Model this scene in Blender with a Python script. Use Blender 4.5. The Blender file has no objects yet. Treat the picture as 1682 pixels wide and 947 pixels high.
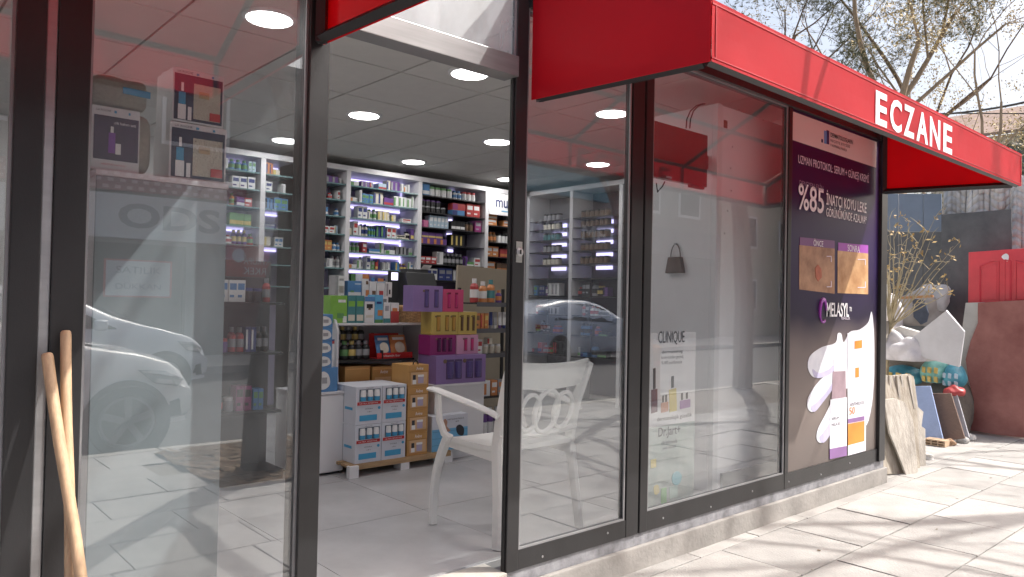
import bpy, bmesh, math, random
from mathutils import Vector, Matrix
random.seed(7)
S = bpy.context.scene
COL = S.collection
R = math.radians

# ------------------------------------------------------------------ camera
CAM = Vector((0.0, -2.306, 1.10)); F_PX = 1230.2; CX, CY = 841.0, 473.5
_yaw, _pitch, _roll = R(48.204), R(0.998), R(-1.177)
_F = Vector((math.cos(_pitch)*math.cos(_yaw), math.cos(_pitch)*math.sin(_yaw), math.sin(_pitch)))
_r = Vector((math.sin(_yaw), -math.cos(_yaw), 0)); _u = _r.cross(_F)
_c, _s = math.cos(_roll), math.sin(_roll)
CR = _c*_r - _s*_u; CU = _s*_r + _c*_u
cam = bpy.data.cameras.new('camera'); camo = bpy.data.objects.new('camera', cam); COL.objects.link(camo)
camo.matrix_world = Matrix(((CR.x, CU.x, -_F.x, CAM.x), (CR.y, CU.y, -_F.y, CAM.y), (CR.z, CU.z, -_F.z, CAM.z), (0, 0, 0, 1)))
cam.sensor_width = 36; cam.lens = 36*F_PX/1682; cam.clip_start = 0.05; cam.clip_end = 2000
S.camera = camo

# ------------------------------------------------------------------ world, sun, exposure
SUN = Vector((1.0, -0.763, 1.40)).normalized()          # towards the sun
w = bpy.data.worlds.new("World"); S.world = w; w.use_nodes = True
nt = w.node_tree; bg = nt.nodes['Background']
sky = nt.nodes.new('ShaderNodeTexSky'); sky.sky_type = 'NISHITA'; sky.sun_disc = False
sky.sun_elevation = math.asin(SUN.z); sky.sun_rotation = math.atan2(SUN.x, SUN.y)
sky.air_density = 1.0; sky.dust_density = 7.0; sky.ozone_density = 1.0
hs_ = nt.nodes.new('ShaderNodeHueSaturation'); hs_.inputs['Saturation'].default_value = .85; hs_.inputs['Value'].default_value = 1.15   # sky colour paled and brightened towards overexposed white
nt.links.new(sky.outputs[0], hs_.inputs['Color']); nt.links.new(hs_.outputs[0], bg.inputs[0]); bg.inputs[1].default_value = 0.135
sl = bpy.data.lights.new('sun', 'SUN'); sl.energy = 4.2; sl.angle = R(0.55); sl.color = (1, .965, .91)
so = bpy.data.objects.new('sun', sl); COL.objects.link(so)
so.rotation_euler = (-SUN).to_track_quat('-Z', 'Y').to_euler()
S.view_settings.view_transform = 'Standard'; S.view_settings.look = 'None'
S.view_settings.exposure = 0.76; S.view_settings.gamma = 1
LAMP_W = 2.2
S.cycles.use_denoising = True
S.cycles.max_bounces = 10; S.cycles.transparent_max_bounces = 24
S.cycles.sample_clamp_indirect = 6

# ------------------------------------------------------------------ survey helpers: photo point -> place on a known plane
def _ray(px, py): return CR*((px-CX)/F_PX) - CU*((py-CY)/F_PX) + _F
def at(px, py, Y):
    r = _ray(px, py); return CAM + r*((Y-CAM.y)/r.y)
def atx(px, py, X):
    r = _ray(px, py); return CAM + r*((X-CAM.x)/r.x)
def atz(px, py, Z):
    r = _ray(px, py); return CAM + r*((Z-CAM.z)/r.z)
def rect(x0, y0, x1, y1, Y):
    a, b, c, d = at(x0, y0, Y), at(x1, y0, Y), at(x0, y1, Y), at(x1, y1, Y)
    return (a.x+c.x)/2, (b.x+d.x)/2, (c.z+d.z)/2, (a.z+b.z)/2

# ------------------------------------------------------------------ materials
MATS = {}
def srgb(r, g, b):
    f = lambda v: (v/12.92 if v <= .04045 else ((v+.055)/1.055)**2.4)
    return tuple(f(v/255) for v in (r, g, b))
def mat(name, col, rough=.5, metal=0, var=.10, scale=6, bump=0, bscale=60, spec=.5, coat=0, stretch=None, var2=None):
    if name in MATS: return MATS[name]
    m = bpy.data.materials.new(name); m.use_nodes = True; n = m.node_tree.nodes; l = m.node_tree.links
    p = n['Principled BSDF']; p.inputs['Roughness'].default_value = rough; p.inputs['Metallic'].default_value = metal
    p.inputs['Specular IOR Level'].default_value = spec; p.inputs['Coat Weight'].default_value = coat
    tc = n.new('ShaderNodeTexCoord'); src = tc.outputs['Object']
    if stretch:
        mp = n.new('ShaderNodeMapping'); mp.inputs['Scale'].default_value = stretch; l.new(src, mp.inputs[0]); src = mp.outputs[0]
    nz = n.new('ShaderNodeTexNoise'); nz.inputs['Scale'].default_value = scale; nz.inputs['Detail'].default_value = 6
    nz.inputs['Roughness'].default_value = .62
    l.new(src, nz.inputs['Vector'])
    mr = n.new('ShaderNodeMapRange'); mr.inputs[1].default_value = .28; mr.inputs[2].default_value = .72
    l.new(nz.outputs[0], mr.inputs[0])
    mx = n.new('ShaderNodeMix'); mx.data_type = 'RGBA'
    a = tuple(max(0, c*(1-var)) for c in col); b = var2 if var2 else tuple(min(1, c*(1+var)) for c in col)
    mx.inputs[6].default_value = (*a, 1); mx.inputs[7].default_value = (*b, 1)
    l.new(mr.outputs[0], mx.inputs[0]); l.new(mx.outputs[2], p.inputs['Base Color'])
    rr = n.new('ShaderNodeMapRange'); rr.inputs[3].default_value = max(.02, rough*.85); rr.inputs[4].default_value = min(1, rough*1.15)
    l.new(nz.outputs[0], rr.inputs[0]); l.new(rr.outputs[0], p.inputs['Roughness'])
    if bump:
        n2 = n.new('ShaderNodeTexNoise'); n2.inputs['Scale'].default_value = bscale; n2.inputs['Detail'].default_value = 5
        l.new(src, n2.inputs['Vector'])
        bp = n.new('ShaderNodeBump'); bp.inputs['Strength'].default_value = bump; bp.inputs['Distance'].default_value = .01
        l.new(n2.outputs[0], bp.inputs['Height']); l.new(bp.outputs[0], p.inputs['Normal'])
    MATS[name] = m; return m
def emat(name, col, s):
    if name in MATS: return MATS[name]
    m = bpy.data.materials.new(name); m.use_nodes = True; n = m.node_tree.nodes; l = m.node_tree.links
    n.remove(n['Principled BSDF']); e = n.new('ShaderNodeEmission'); e.inputs[0].default_value = (*col, 1); e.inputs[1].default_value = s
    l.new(e.outputs[0], n['Material Output'].inputs[0]); MATS[name] = m; return m
def glassmat(name, dust=.02, f0=.045, wob=.02, tint=(.955, .972, .98)):
    m = bpy.data.materials.new(name); m.use_nodes = True; n = m.node_tree.nodes; l = m.node_tree.links
    n.remove(n['Principled BSDF'])
    g = n.new('ShaderNodeNewGeometry')
    dot = n.new('ShaderNodeVectorMath'); dot.operation = 'DOT_PRODUCT'
    l.new(g.outputs['Normal'], dot.inputs[0]); l.new(g.outputs['Incoming'], dot.inputs[1])
    ab = n.new('ShaderNodeMath'); ab.operation = 'ABSOLUTE'; l.new(dot.outputs['Value'], ab.inputs[0])
    om = n.new('ShaderNodeMath'); om.operation = 'SUBTRACT'; om.inputs[0].default_value = 1; l.new(ab.outputs[0], om.inputs[1])
    pw = n.new('ShaderNodeMath'); pw.operation = 'POWER'; pw.inputs[1].default_value = 5; l.new(om.outputs[0], pw.inputs[0])
    ma = n.new('ShaderNodeMath'); ma.operation = 'MULTIPLY_ADD'; ma.inputs[1].default_value = 1-f0; ma.inputs[2].default_value = f0
    l.new(pw.outputs[0], ma.inputs[0])
    tr = n.new('ShaderNodeBsdfTransparent'); tr.inputs[0].default_value = (*tint, 1)
    gl = n.new('ShaderNodeBsdfGlossy'); gl.inputs['Roughness'].default_value = 0.0
    tc = n.new('ShaderNodeTexCoord'); nz = n.new('ShaderNodeTexNoise'); nz.inputs['Scale'].default_value = 1.7; nz.inputs['Detail'].default_value = 1
    l.new(tc.outputs['Object'], nz.inputs['Vector'])
    bp = n.new('ShaderNodeBump'); bp.inputs['Strength'].default_value = wob; bp.inputs['Distance'].default_value = .02
    l.new(nz.outputs[0], bp.inputs['Height']); l.new(bp.outputs[0], gl.inputs['Normal'])
    mx = n.new('ShaderNodeMixShader'); l.new(ma.outputs[0], mx.inputs[0]); l.new(tr.outputs[0], mx.inputs[1]); l.new(gl.outputs[0], mx.inputs[2])
    df = n.new('ShaderNodeBsdfDiffuse'); df.inputs[0].default_value = (.74, .78, .82, 1)
    n2 = n.new('ShaderNodeTexNoise'); n2.inputs['Scale'].default_value = 5; n2.inputs['Detail'].default_value = 8
    mp = n.new('ShaderNodeMapping'); mp.inputs['Scale'].default_value = (1.6, 1, .5); l.new(tc.outputs['Object'], mp.inputs[0]); l.new(mp.outputs[0], n2.inputs['Vector'])
    mr = n.new('ShaderNodeMapRange'); mr.inputs[1].default_value = .3; mr.inputs[2].default_value = .75
    mr.inputs[3].default_value = dust*.5; mr.inputs[4].default_value = dust*1.6
    l.new(n2.outputs[0], mr.inputs[0])
    m2 = n.new('ShaderNodeMixShader'); l.new(mr.outputs[0], m2.inputs[0]); l.new(mx.outputs[0], m2.inputs[1]); l.new(df.outputs[0], m2.inputs[2])
    l.new(m2.outputs[0], n['Material Output'].inputs[0]); return m
def fabric(name, col, transl=.35):
    m = bpy.data.materials.new(name); m.use_nodes = True; n = m.node_tree.nodes; l = m.node_tree.links
    p = n['Principled BSDF']; p.inputs['Roughness'].default_value = .5; p.inputs['Specular IOR Level'].default_value = .28
    p.inputs['Coat Weight'].default_value = .04; p.inputs['Coat Roughness'].default_value = .35
    tc = n.new('ShaderNodeTexCoord'); nz = n.new('ShaderNodeTexNoise'); nz.inputs['Scale'].default_value = 2.2; nz.inputs['Detail'].default_value = 5
    l.new(tc.outputs['Object'], nz.inputs['Vector'])
    mx = n.new('ShaderNodeMix'); mx.data_type = 'RGBA'; mx.inputs[6].default_value = (*[c*.9 for c in col], 1); mx.inputs[7].default_value = (*[min(1, c*1.1) for c in col], 1)
    l.new(nz.outputs[0], mx.inputs[0]); l.new(mx.outputs[2], p.inputs['Base Color'])
    wv = n.new('ShaderNodeTexNoise'); wv.inputs['Scale'].default_value = 350; l.new(tc.outputs['Object'], wv.inputs['Vector'])
    bp = n.new('ShaderNodeBump'); bp.inputs['Strength'].default_value = .08; bp.inputs['Distance'].default_value = .002
    l.new(wv.outputs[0], bp.inputs['Height'])
    b2 = n.new('ShaderNodeBump'); b2.inputs['Strength'].default_value = .25; b2.inputs['Distance'].default_value = .03
    l.new(nz.outputs[0], b2.inputs['Height']); l.new(bp.outputs[0], b2.inputs['Normal']); l.new(b2.outputs[0], p.inputs['Normal'])
    t = n.new('ShaderNodeBsdfTranslucent'); l.new(mx.outputs[2], t.inputs[0])
    ms = n.new('ShaderNodeMixShader'); ms.inputs[0].default_value = transl
    l.new(p.outputs[0], ms.inputs[1]); l.new(t.outputs[0], ms.inputs[2]); l.new(ms.outputs[0], n['Material Output'].inputs[0]); return m

FRAME = mat('anthracite_aluminium', (.024, .0235, .025), .34, .12, .22, 4, .05, 200, stretch=(1.5, 1.5, .6))
ALU = mat('bare_aluminium', (.42, .42, .43), .38, .8, .12, 4, .03, 150, stretch=(1, 1, 6))
GASKET = mat('black_gasket', (.012, .012, .013), .6)
GLASS = glassmat('shop_glass', .020, f0=.14)
GLASSD = glassmat('dusty_glass', .22, f0=.08, wob=.03)
REDF = fabric('red_pvc_fabric', (.62, .010, .024), .40)
CONC = mat('plinth_concrete', (.27, .255, .24), .85, 0, .30, 3.5, .3, 45)
STRIP = mat('zinc_strip', (.27, .27, .29), .55, .3, .4, 14, .2, 90)
SLAB = [mat('paving_slab_%s' % k, c, .88, 0, .16, 4.5, .45, 90) for k, c in (('pale', (.365, .352, .337)), ('sand', (.34, .328, .314)), ('dim', (.31, .30, .288)))]
JOINT = mat('slab_joint', (.20, .18, .16), .95, 0, .3, 20)
ASPH = mat('asphalt', (.075, .075, .078), .9, 0, .25, 3, .6, 160)
KERB = mat('kerb_stone', (.38, .36, .33), .9, 0, .2, 6, .4, 60)
GROUND = mat('earth_ground', (.26, .22, .17), .95, 0, .3, 1.5, .5, 20)
FLOOR = mat('floor_tile', (.44, .435, .445), .40, 0, .17, 2.2, .05, 40)
FLOORJ = mat('floor_joint', (.38, .375, .38), .8)
WALL = mat('interior_wall_paint', (.72, .71, .69), .7, 0, .04, 3)
CEILT = mat('ceiling_tile', (.66, .645, .62), .9, 0, .04, 8, .5, 260)
CEILG = mat('ceiling_grid', (.30, .30, .29), .7)
WHITE = mat('white_lacquer', (.74, .74, .75), .38, 0, .03, 3)
SHELFW = mat('white_shelf_laminate', (.66, .65, .67), .45, 0, .04, 3)
LILAC = mat('lilac_glow_back_panel', (.62, .57, .78), .5, 0, .05, 3)  # lavender glow of the LEDs partly put into the panel colour
DARKP = mat('dark_back_panel', (.07, .055, .085), .5)
BLACKM = mat('black_metal', (.02, .02, .022), .45)
SHGL = mat('shelf_glass_edge', (.16, .27, .28), .15, 0, .1, 4)
PLAST = mat('white_plastic', (.78, .775, .75), .33, 0, .05, 3, .04, 60)
LED = emat('led_strip', (.62, .56, 1.0), 1.6)
DIFF = emat('light_diffuser', (1, .98, .95), 9)
WOODH = mat('broom_wood', (.47, .32, .20), .5, 0, .25, 9, .12, 60, stretch=(8, 8, .7))
PWHITE = mat('print_white', (.80, .79, .79), .45)
TXTW = mat('letter_white', (.82, .82, .82), .5)
TXTD = mat('letter_dark', (.03, .03, .04), .5)

# ------------------------------------------------------------------ mesh helpers
class MB:
    def __init__(s): s.v = []; s.f = []; s.mi = []; s.m = 0
    def quad(s, pts):
        i = len(s.v); s.v += [Vector(p) for p in pts]; s.f.append(tuple(range(i, i+len(pts)))); s.mi.append(s.m); return s
    def obox(s, c, ax, ay, az):
        i = len(s.v); c, ax, ay, az = map(Vector, (c, ax, ay, az))
        for z in (-1, 1):
            for y in (-1, 1):
                for x in (-1, 1): s.v.append(c+ax*x+ay*y+az*z)
        for f in ((0, 2, 3, 1), (4, 5, 7, 6), (0, 1, 5, 4), (2, 6, 7, 3), (0, 4, 6, 2), (1, 3, 7, 5)):
            s.f.append(tuple(i+k for k in f)); s.mi.append(s.m)
        return s
    def box(s, x0, x1, y0, y1, z0, z1):
        return s.obox(((x0+x1)/2, (y0+y1)/2, (z0+z1)/2), (abs(x1-x0)/2, 0, 0), (0, abs(y1-y0)/2, 0), (0, 0, abs(z1-z0)/2))
    def tube(s, pts, rad, n=8, cap=True, flat=None):
        pts = [Vector(p) for p in pts]; rad = rad if isinstance(rad, (list, tuple)) else [rad]*len(pts)
        base = len(s.v); up = None
        for k, p in enumerate(pts):
            t = (pts[min(k+1, len(pts)-1)]-pts[max(k-1, 0)]).normalized()
            if up is None:
                up = Vector((0, 0, 1)) if abs(t.z) < .9 else Vector((1, 0, 0))
            a = t.cross(up).normalized(); b = a.cross(t).normalized(); up = b
            for q in range(n):
                an = 2*math.pi*q/n; fa = flat or (1, 1)
                s.v.append(p+a*(math.cos(an)*rad[k]*fa[0])+b*(math.sin(an)*rad[k]*fa[1]))
        for k in range(len(pts)-1):
            for q in range(n):
                s.f.append((base+k*n+q, base+k*n+(q+1) % n, base+(k+1)*n+(q+1) % n, base+(k+1)*n+q)); s.mi.append(s.m)
        if cap:
            s.f.append(tuple(base+q for q in reversed(range(n)))); s.mi.append(s.m)
            e = base+(len(pts)-1)*n; s.f.append(tuple(e+q for q in range(n))); s.mi.append(s.m)
        return s
    def lathe(s, c, prof, n=16, axis=(0, 0, 1)):
        c = Vector(c); az = Vector(axis).normalized(); ax = az.orthogonal().normalized(); ay = az.cross(ax)
        b = len(s.v)
        for r, h in prof:
            for q in range(n):
                a = 2*math.pi*q/n; s.v.append(c+az*h+ax*(r*math.cos(a))+ay*(r*math.sin(a)))
        for k in range(len(prof)-1):
            for q in range(n):
                s.f.append((b+k*n+q, b+k*n+(q+1) % n, b+(k+1)*n+(q+1) % n, b+(k+1)*n+q)); s.mi.append(s.m)
        s.f.append(tuple(b+q for q in reversed(range(n)))); s.mi.append(s.m)
        e = b+(len(prof)-1)*n; s.f.append(tuple(e+q for q in range(n))); s.mi.append(s.m)
        return s
    def slab(s, pts, d):
        """polygon pts (3d, planar) given thickness vector d"""
        d = Vector(d); n = len(pts); i = len(s.v); pts = [Vector(p) for p in pts]
        s.v += pts+[p+d for p in pts]
        s.f.append(tuple(i+k for k in range(n))); s.mi.append(s.m)
        s.f.append(tuple(i+n+k for k in reversed(range(n)))); s.mi.append(s.m)
        for k in range(n):
            s.f.append((i+k, i+n+k, i+n+(k+1) % n, i+(k+1) % n)); s.mi.append(s.m)
        return s
    def mesh(s, name, mats, off=Vector((0, 0, 0)), smooth=False, bevel=0, fix=True):
        me = bpy.data.meshes.new(name)
        me.from_pydata([tuple(p-off) for p in s.v], [], s.f)
        mats = mats if isinstance(mats, (list, tuple)) else [mats]
        for m in mats: me.materials.append(m)
        me.polygons.foreach_set('material_index', s.mi)
        if fix or bevel:
            bm = bmesh.new(); bm.from_mesh(me)
            bmesh.ops.recalc_face_normals(bm, faces=bm.faces)
            if bevel: bmesh.ops.bevel(bm, geom=[e for e in bm.edges if len(e.link_faces) == 2 and e.calc_face_angle(0) > .6], offset=bevel, segments=2, affect='EDGES', profile=.6, clamp_overlap=True)
            bm.to_mesh(me); bm.free()
        if smooth:
            me.polygons.foreach_set('use_smooth', [True]*len(me.polygons))
            try: me.set_sharp_from_angle(angle=R(38))
            except Exception: pass
        me.update(); return me
    def build(s, name, mats, parent=None, smooth=False, bevel=0, org=None):
        off = Vector(org) if org is not None else (wloc(parent) if parent else Vector((0, 0, 0)))
        o = bpy.data.objects.new(name, s.mesh(name, mats, off, smooth, bevel)); COL.objects.link(o)
        if parent: o.parent = parent
        if org is not None: o.location = Vector(org)-(wloc(parent) if parent else Vector((0, 0, 0)))
        return o
def wloc(o):
    p = Vector((0, 0, 0))
    while o: p += o.location; o = o.parent
    return p
def tag(o, label=None, cat=None, group=None, kind=None):
    for k, v in (('label', label), ('category', cat), ('group', group), ('kind', kind)):
        if v: o[k] = v
    return o
def thing(name, label, cat, loc=(0, 0, 0), group=None):
    o = bpy.data.objects.new(name, None); o.location = loc; COL.objects.link(o); o.empty_display_size = .1
    return tag(o, label, cat, group)
def boxes(name, m, parent, lst, bevel=0):
    b = MB()
    for t in lst: b.box(*t)
    return b.build(name, m, parent, bevel=bevel)
def copy_tree(o, parent=None):
    c = o.copy(); COL.objects.link(c); c.parent = parent
    for ch in o.children: copy_tree(ch, c)
    return c
_tc = {}
def text(name, s, origin, u, v, h, m, parent, width=None, depth=.0012, align='L', shear=0, flip=False, bold=0):
    """lettering as thin geometry: origin = lower-left (or centre / right), u along the line, v up"""
    cu = bpy.data.curves.new(name, 'FONT'); cu.body = s; cu.size = 1; cu.resolution_u = 3; cu.shear = shear; cu.offset = bold
    to = bpy.data.objects.new(name, cu)
    me0 = bpy.data.meshes.new_from_object(to)
    bpy.data.objects.remove(to); bpy.data.curves.remove(cu)
    vs = [x.co.copy() for x in me0.vertices]; fs = [tuple(p.vertices) for p in me0.polygons]
    bpy.data.meshes.remove(me0)
    if not vs: return None
    x0 = min(p.x for p in vs); x1 = max(p.x for p in vs); y0 = min(p.y for p in vs); y1 = max(p.y for p in vs)
    sy = h/(y1-y0); sx = (width/(x1-x0)) if width else sy
    W = (x1-x0)*sx; u = Vector(u).normalized(); v = Vector(v).normalized(); n = u.cross(v)
    ox = {'L': 0, 'C': -W/2, 'R': -W}[align]
    b = MB(); org = Vector(origin)
    b.v = [org+u*(ox+((x1-p.x) if flip else (p.x-x0))*sx)+v*((p.y-y0)*sy)+n*depth for p in vs]
    k = len(b.v)
    b.f = list(fs); b.mi = [0]*len(fs)
    if depth > .004:   # raised letters get sides
        ec = {}
        for f in fs:
            for a, c in zip(f, f[1:]+f[:1]): ec[tuple(sorted((a, c)))] = ec.get(tuple(sorted((a, c))), 0)+1
        b.v += [p-n*(depth-.0005) for p in b.v]
        for (a, c), q in ec.items():
            if q == 1: b.f.append((a, c, c+k, a+k)); b.mi.append(0)
    off = wloc(parent) if parent else Vector()
    o = bpy.data.objects.new(name, b.mesh(name, m, off)); COL.objects.link(o); o.parent = parent
    return o
UX, UY, UZ = Vector((1, 0, 0)), Vector((0, 1, 0)), Vector((0, 0, 1))

# ================================================================== SETTING: ground, road, pavement
PZ, RZ = -.18, -.31
tag(MB().box(-600, 600, -600, 600, -.60, -.345).build('ground', GROUND), kind='structure')
tag(MB().box(-60, 120, -11.4, -4.32, -.344, RZ).build('road', ASPH), kind='structure')
tag(MB().box(-60, 120, -16, -11.4, -.344, PZ+.004).build('far_pavement', KERB), kind='structure')
pave = tag(MB().box(-60, 120, -4.2, 14, -.344, PZ-.012).build('pavement', JOINT), kind='structure')
_unit = [[], [], []]
rows = [0.02, -.11]
while rows[-1] > -4.1: rows.append(rows[-1]-.45)
rows[-1] = -4.2
nsl = 0
slabmesh = {}
for ri in range(len(rows)-1):
    y1, y0 = rows[ri], rows[ri+1]
    x = (3.29-.565*9) if ri == 0 else (3.29-.565*8+[.3, .08, .42, .2][ri % 4])
    L0 = .565 if ri == 0 else .66
    xmax = 11.5 if ri < 4 else (9.6 if ri < 7 else 7.5)
    while x < xmax:
        L = L0
        if (1.95 < x+L/2 < 2.95) and (-4.0 < (y0+y1)/2 < -2.7): x += L; continue       # tree pit
        key = (ri, round(L, 3), random.randrange(3))
        if key not in slabmesh:
            h = random.uniform(-.001, .002)
            slabmesh[key] = MB().box(-L/2+.004, L/2-.004, -(y1-y0)/2+.004, (y1-y0)/2-.004, -.03, h).mesh('paving_slab', SLAB[key[2]], bevel=.004)
        o = bpy.data.objects.new('paving_slab', slabmesh[key]); COL.objects.link(o); o.parent = pave
        o.location = (x+L/2, (y0+y1)/2, PZ+random.uniform(-.002, .001)); o.rotation_euler = (random.uniform(-.004, .004), random.uniform(-.004, .004), random.uniform(-.004, .004))
        x += L; nsl += 1
FAR = mat('pavement_far', (.35, .337, .322), .9, 0, .2, 3, .4, 60)
tag(MB().box(11.5, 120, -4.2, 14, -.20, PZ-.004).box(-60, -1.25, -4.2, 0, -.20, PZ-.004).build('pavement_beyond', FAR), kind='structure')
yard = tag(MB().box(5.80, 11.5, .02, 14, -.20, PZ-.003).build('yard_ground', FAR), kind='structure')
b = MB()
for k in range(60): b.box(-8+k*1.0, -8+k*1.0+.985, -4.32, -4.205, -.34, PZ+.002)
tag(b.build('kerb', KERB, bevel=.012), kind='structure')
SOIL = mat('pit_soil', (.16, .11, .07), .95, 0, .4, 12, 1.0, 30)
pit = MB()
for i in range(12):
    for j in range(12):
        f = lambda a, b2: Vector((1.9+a*.095, -4.1+b2*.125, PZ-.011+.03*abs(math.sin(a*1.7+b2*2.3))+.02*random.random()))
        pit.quad((f(i, j), f(i+1, j), f(i+1, j+1), f(i, j+1)))
tag(pit.build('tree_pit_soil', SOIL), kind='structure')

# ================================================================== SHOP BUILDING
shop = thing('pharmacy_shop', 'single storey pharmacy with dark aluminium frames, big panes and red awnings', 'building', (0, 0, 0))
XL, XR, HB, CE = -2.6, 5.74, 2.33, 2.5
# floor tiles
flo = tag(MB().box(XL, 6.5, .12, 4.8, -.16, -.006).build('floor', FLOORJ), kind='structure')
tm = {}
for i in range(11):
    for j in range(6):
        x, y = -2.5+i*.8, .13+j*.8
        if x > 5.5 and y < 1.2: continue
        k = random.randrange(3)
        if k not in tm: tm[k] = MB().box(-.3985, .3985, -.3985, .3985, -.006, 0).mesh('floor_tile', FLOOR)
        o = bpy.data.objects.new('floor_tile', tm[k]); COL.objects.link(o); o.parent = flo; o.location = (x+.4, y+.4, random.uniform(-.0004, .0003))
ce = tag(MB().box(XL, 6.5, .06, 4.8, CE+.012, CE+.06).build('ceiling', CEILG), kind='structure')
tile = None
for i in range(14):
    for j in range(8):
        x0, y0 = 2.53-.66*7+i*.66, 1.594-.69*3+j*.69
        xa, xb, ya, yb = max(x0, XL), min(x0+.66, 6.49), max(y0, .07), min(y0+.69, 4.79)
        if xb-xa < .05 or yb-ya < .05: continue
        full = xb-xa > .655 and yb-ya > .685
        if full and tile: me = tile
        else:
            me = MB().box(-(xb-xa)/2+.007, (xb-xa)/2-.007, -(yb-ya)/2+.007, (yb-ya)/2-.007, 0, .012).mesh('ceiling_tile', CEILT)
            if full: tile = me
        o = bpy.data.objects.new('ceiling_tile', me); COL.objects.link(o); o.parent = ce; o.location = ((xa+xb)/2, (ya+yb)/2, CE)
# walls (room widens behind the window end)
boxes('wall', WALL, shop, [(XL, 6.62, 4.8, 4.95, -.16, 2.6), (6.5, 6.62, 1.2, 4.8, -.16, 2.6), (5.76, 6.62, 1.08, 1.2, -.16, 2.6), (5.66, 5.76, .062, 1.2, -.16, 2.6), (XL-.1, XL, .05, 4.95, -.16, 2.6)])
boxes('outer_wall', mat('grey_render', (.40, .39, .38), .85, 0, .1, 3, .3, 40), shop, [(5.762, 5.80, .03, 1.075, -.2, 2.61), (XL-.1, 5.80, -.031, .14, 2.435, 2.61)])
boxes('roof', mat('roof_felt', (.12, .12, .125), .9), shop, [(XL-.1, 6.7, .07, 5.0, 2.615, 2.70)])
boxes('plinth', CONC, shop, [(XL, 5.80, -.028, .10, -.20, -.068)], bevel=.006)
boxes('plinth_strip', STRIP, shop, [(2.042, 5.775, -.008, .07, -.067, -.011), (XL, 1.196, -.012, .07, -.067, -.011)])
boxes('threshold', mat('threshold_stone', (.46, .43, .39), .7, 0, .15, 6, .2, 50), shop, [(1.198, 2.040, -.03, .118, -.067, -.002)], bevel=.003)
# frame members: posts, rails
fr = lambda lst, name='frame_post', m=FRAME: [boxes(name, m, shop, [t], bevel=.003) for t in lst]
YF, YB = -.032, .055
fr([(.315, .382, YF, YB, -.01, HB+.1), (.409, .487, YF, YB, -.01, HB+.1), (1.124, 1.195, YF, YB+.02, -.01, HB+.1),
    (2.044, 2.110, -.020, .012, -.008, HB+.1), (2.80, 2.888, -.020, .03, -.008, HB), (2.902, 2.960, -.020, .03, -.008, HB),
    (4.295, 4.337, -.020, .03, -.008, HB), (5.64, 5.74, YF, YB, -.008, HB+.1)])
fr([(2.110, 2.80, -.018, .028, -.008, .075), (2.960, 4.295, -.018, .028, -.008, .088), (4.337, 5.64, -.018, .028, -.008, .085),
    (.487, 1.124, YF+.002, YB-.002, -.008, .07), (2.110, 5.64, YF-.002, YB-.004, HB, HB+.1), (-2.4, .315, YF+.002, YB-.002, -.008, .07),
    (-2.4, .315, YF-.002, YB-.004, HB, HB+.1), (.487, 1.124, YF-.002, YB-.004, HB, HB+.1), (1.195, 2.044, YF-.002, YB-.004, HB+.11, HB+.2)], 'frame_rail')
fr([(1.195, 2.044, YF-.004, YB, 2.022, 2.106)], 'transom', mat('satin_aluminium', (.24, .24, .245), .4, .4, .15, 5, .04, 150, stretch=(.5, 1, 8)))
fr([(2.8885, 2.9015, -.008, .02, -.008, HB), (.3825, .4085, -.024, .04, -.008, HB)], 'joint_strip', ALU)
fr([(2.036, 2.0438, -.010, .008, -.006, 2.02), (2.7925, 2.7998, -.012, -.0045, .08, HB), (4.2875, 4.2948, -.012, -.0045, .09, HB), (1.1955, 1.2005, -.02, .03, -.006, 2.02)], 'gasket', GASKET)
# thin bright glazing beads round the panes
def beads(x0, x1, z0, z1):
    t = .008
    boxes('glazing_bead', mat('bead_grey', (.30, .30, .31), .4, .5), shop, [(x0, x0+t, -.016, -.008, z0, z1), (x1-t, x1, -.016, -.008, z0, z1), (x0+t, x1-t, -.016, -.008, z0, z0+t), (x0+t, x1-t, -.016, -.008, z1-t, z1)])
panes = [(.487, 1.124, .07, HB, GLASS), (2.110, 2.80, .075, HB, GLASS), (2.960, 4.295, .088, HB, GLASS), (1.195, 2.044, 2.106, HB+.11, GLASSD), (-2.4, .315, .07, HB, GLASS)]
for x0, x1, z0, z1, m in panes:
    boxes('window_pane', m, shop, [(x0, x1, -.004, .004, z0, z1)]); beads(x0, x1-(.009 if x1 in (2.80, 4.295) else 0), z0, z1)
# rivets along the bottom rails, one part
b = MB()
for x in [2.25+.42*k for k in range(8)]:
    b.lathe((x, -.0175, .03+.012*math.sin(x*5)), [(.006, 0), (.005, .003)], 8, (0, -1, 0))
b.build('rivets', ALU, shop)['kind'] = 'stuff'
lk = MB().lathe((2.077, -.020, 1.305), [(.019, 0), (.019, .008), (.012, .011)], 14, (0, -1, 0)).build('door_lock', ALU, shop, smooth=True)
boxes('lock_plate', mat('lock_steel', (.5, .49, .46), .3, .9), lk, [(2.060, 2.094, -.023, -.0202, 1.262, 1.348)], bevel=.002)
boxes('keyhole', GASKET, lk, [(2.073, 2.081, -.0325, -.031, 1.296, 1.314)])

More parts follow.
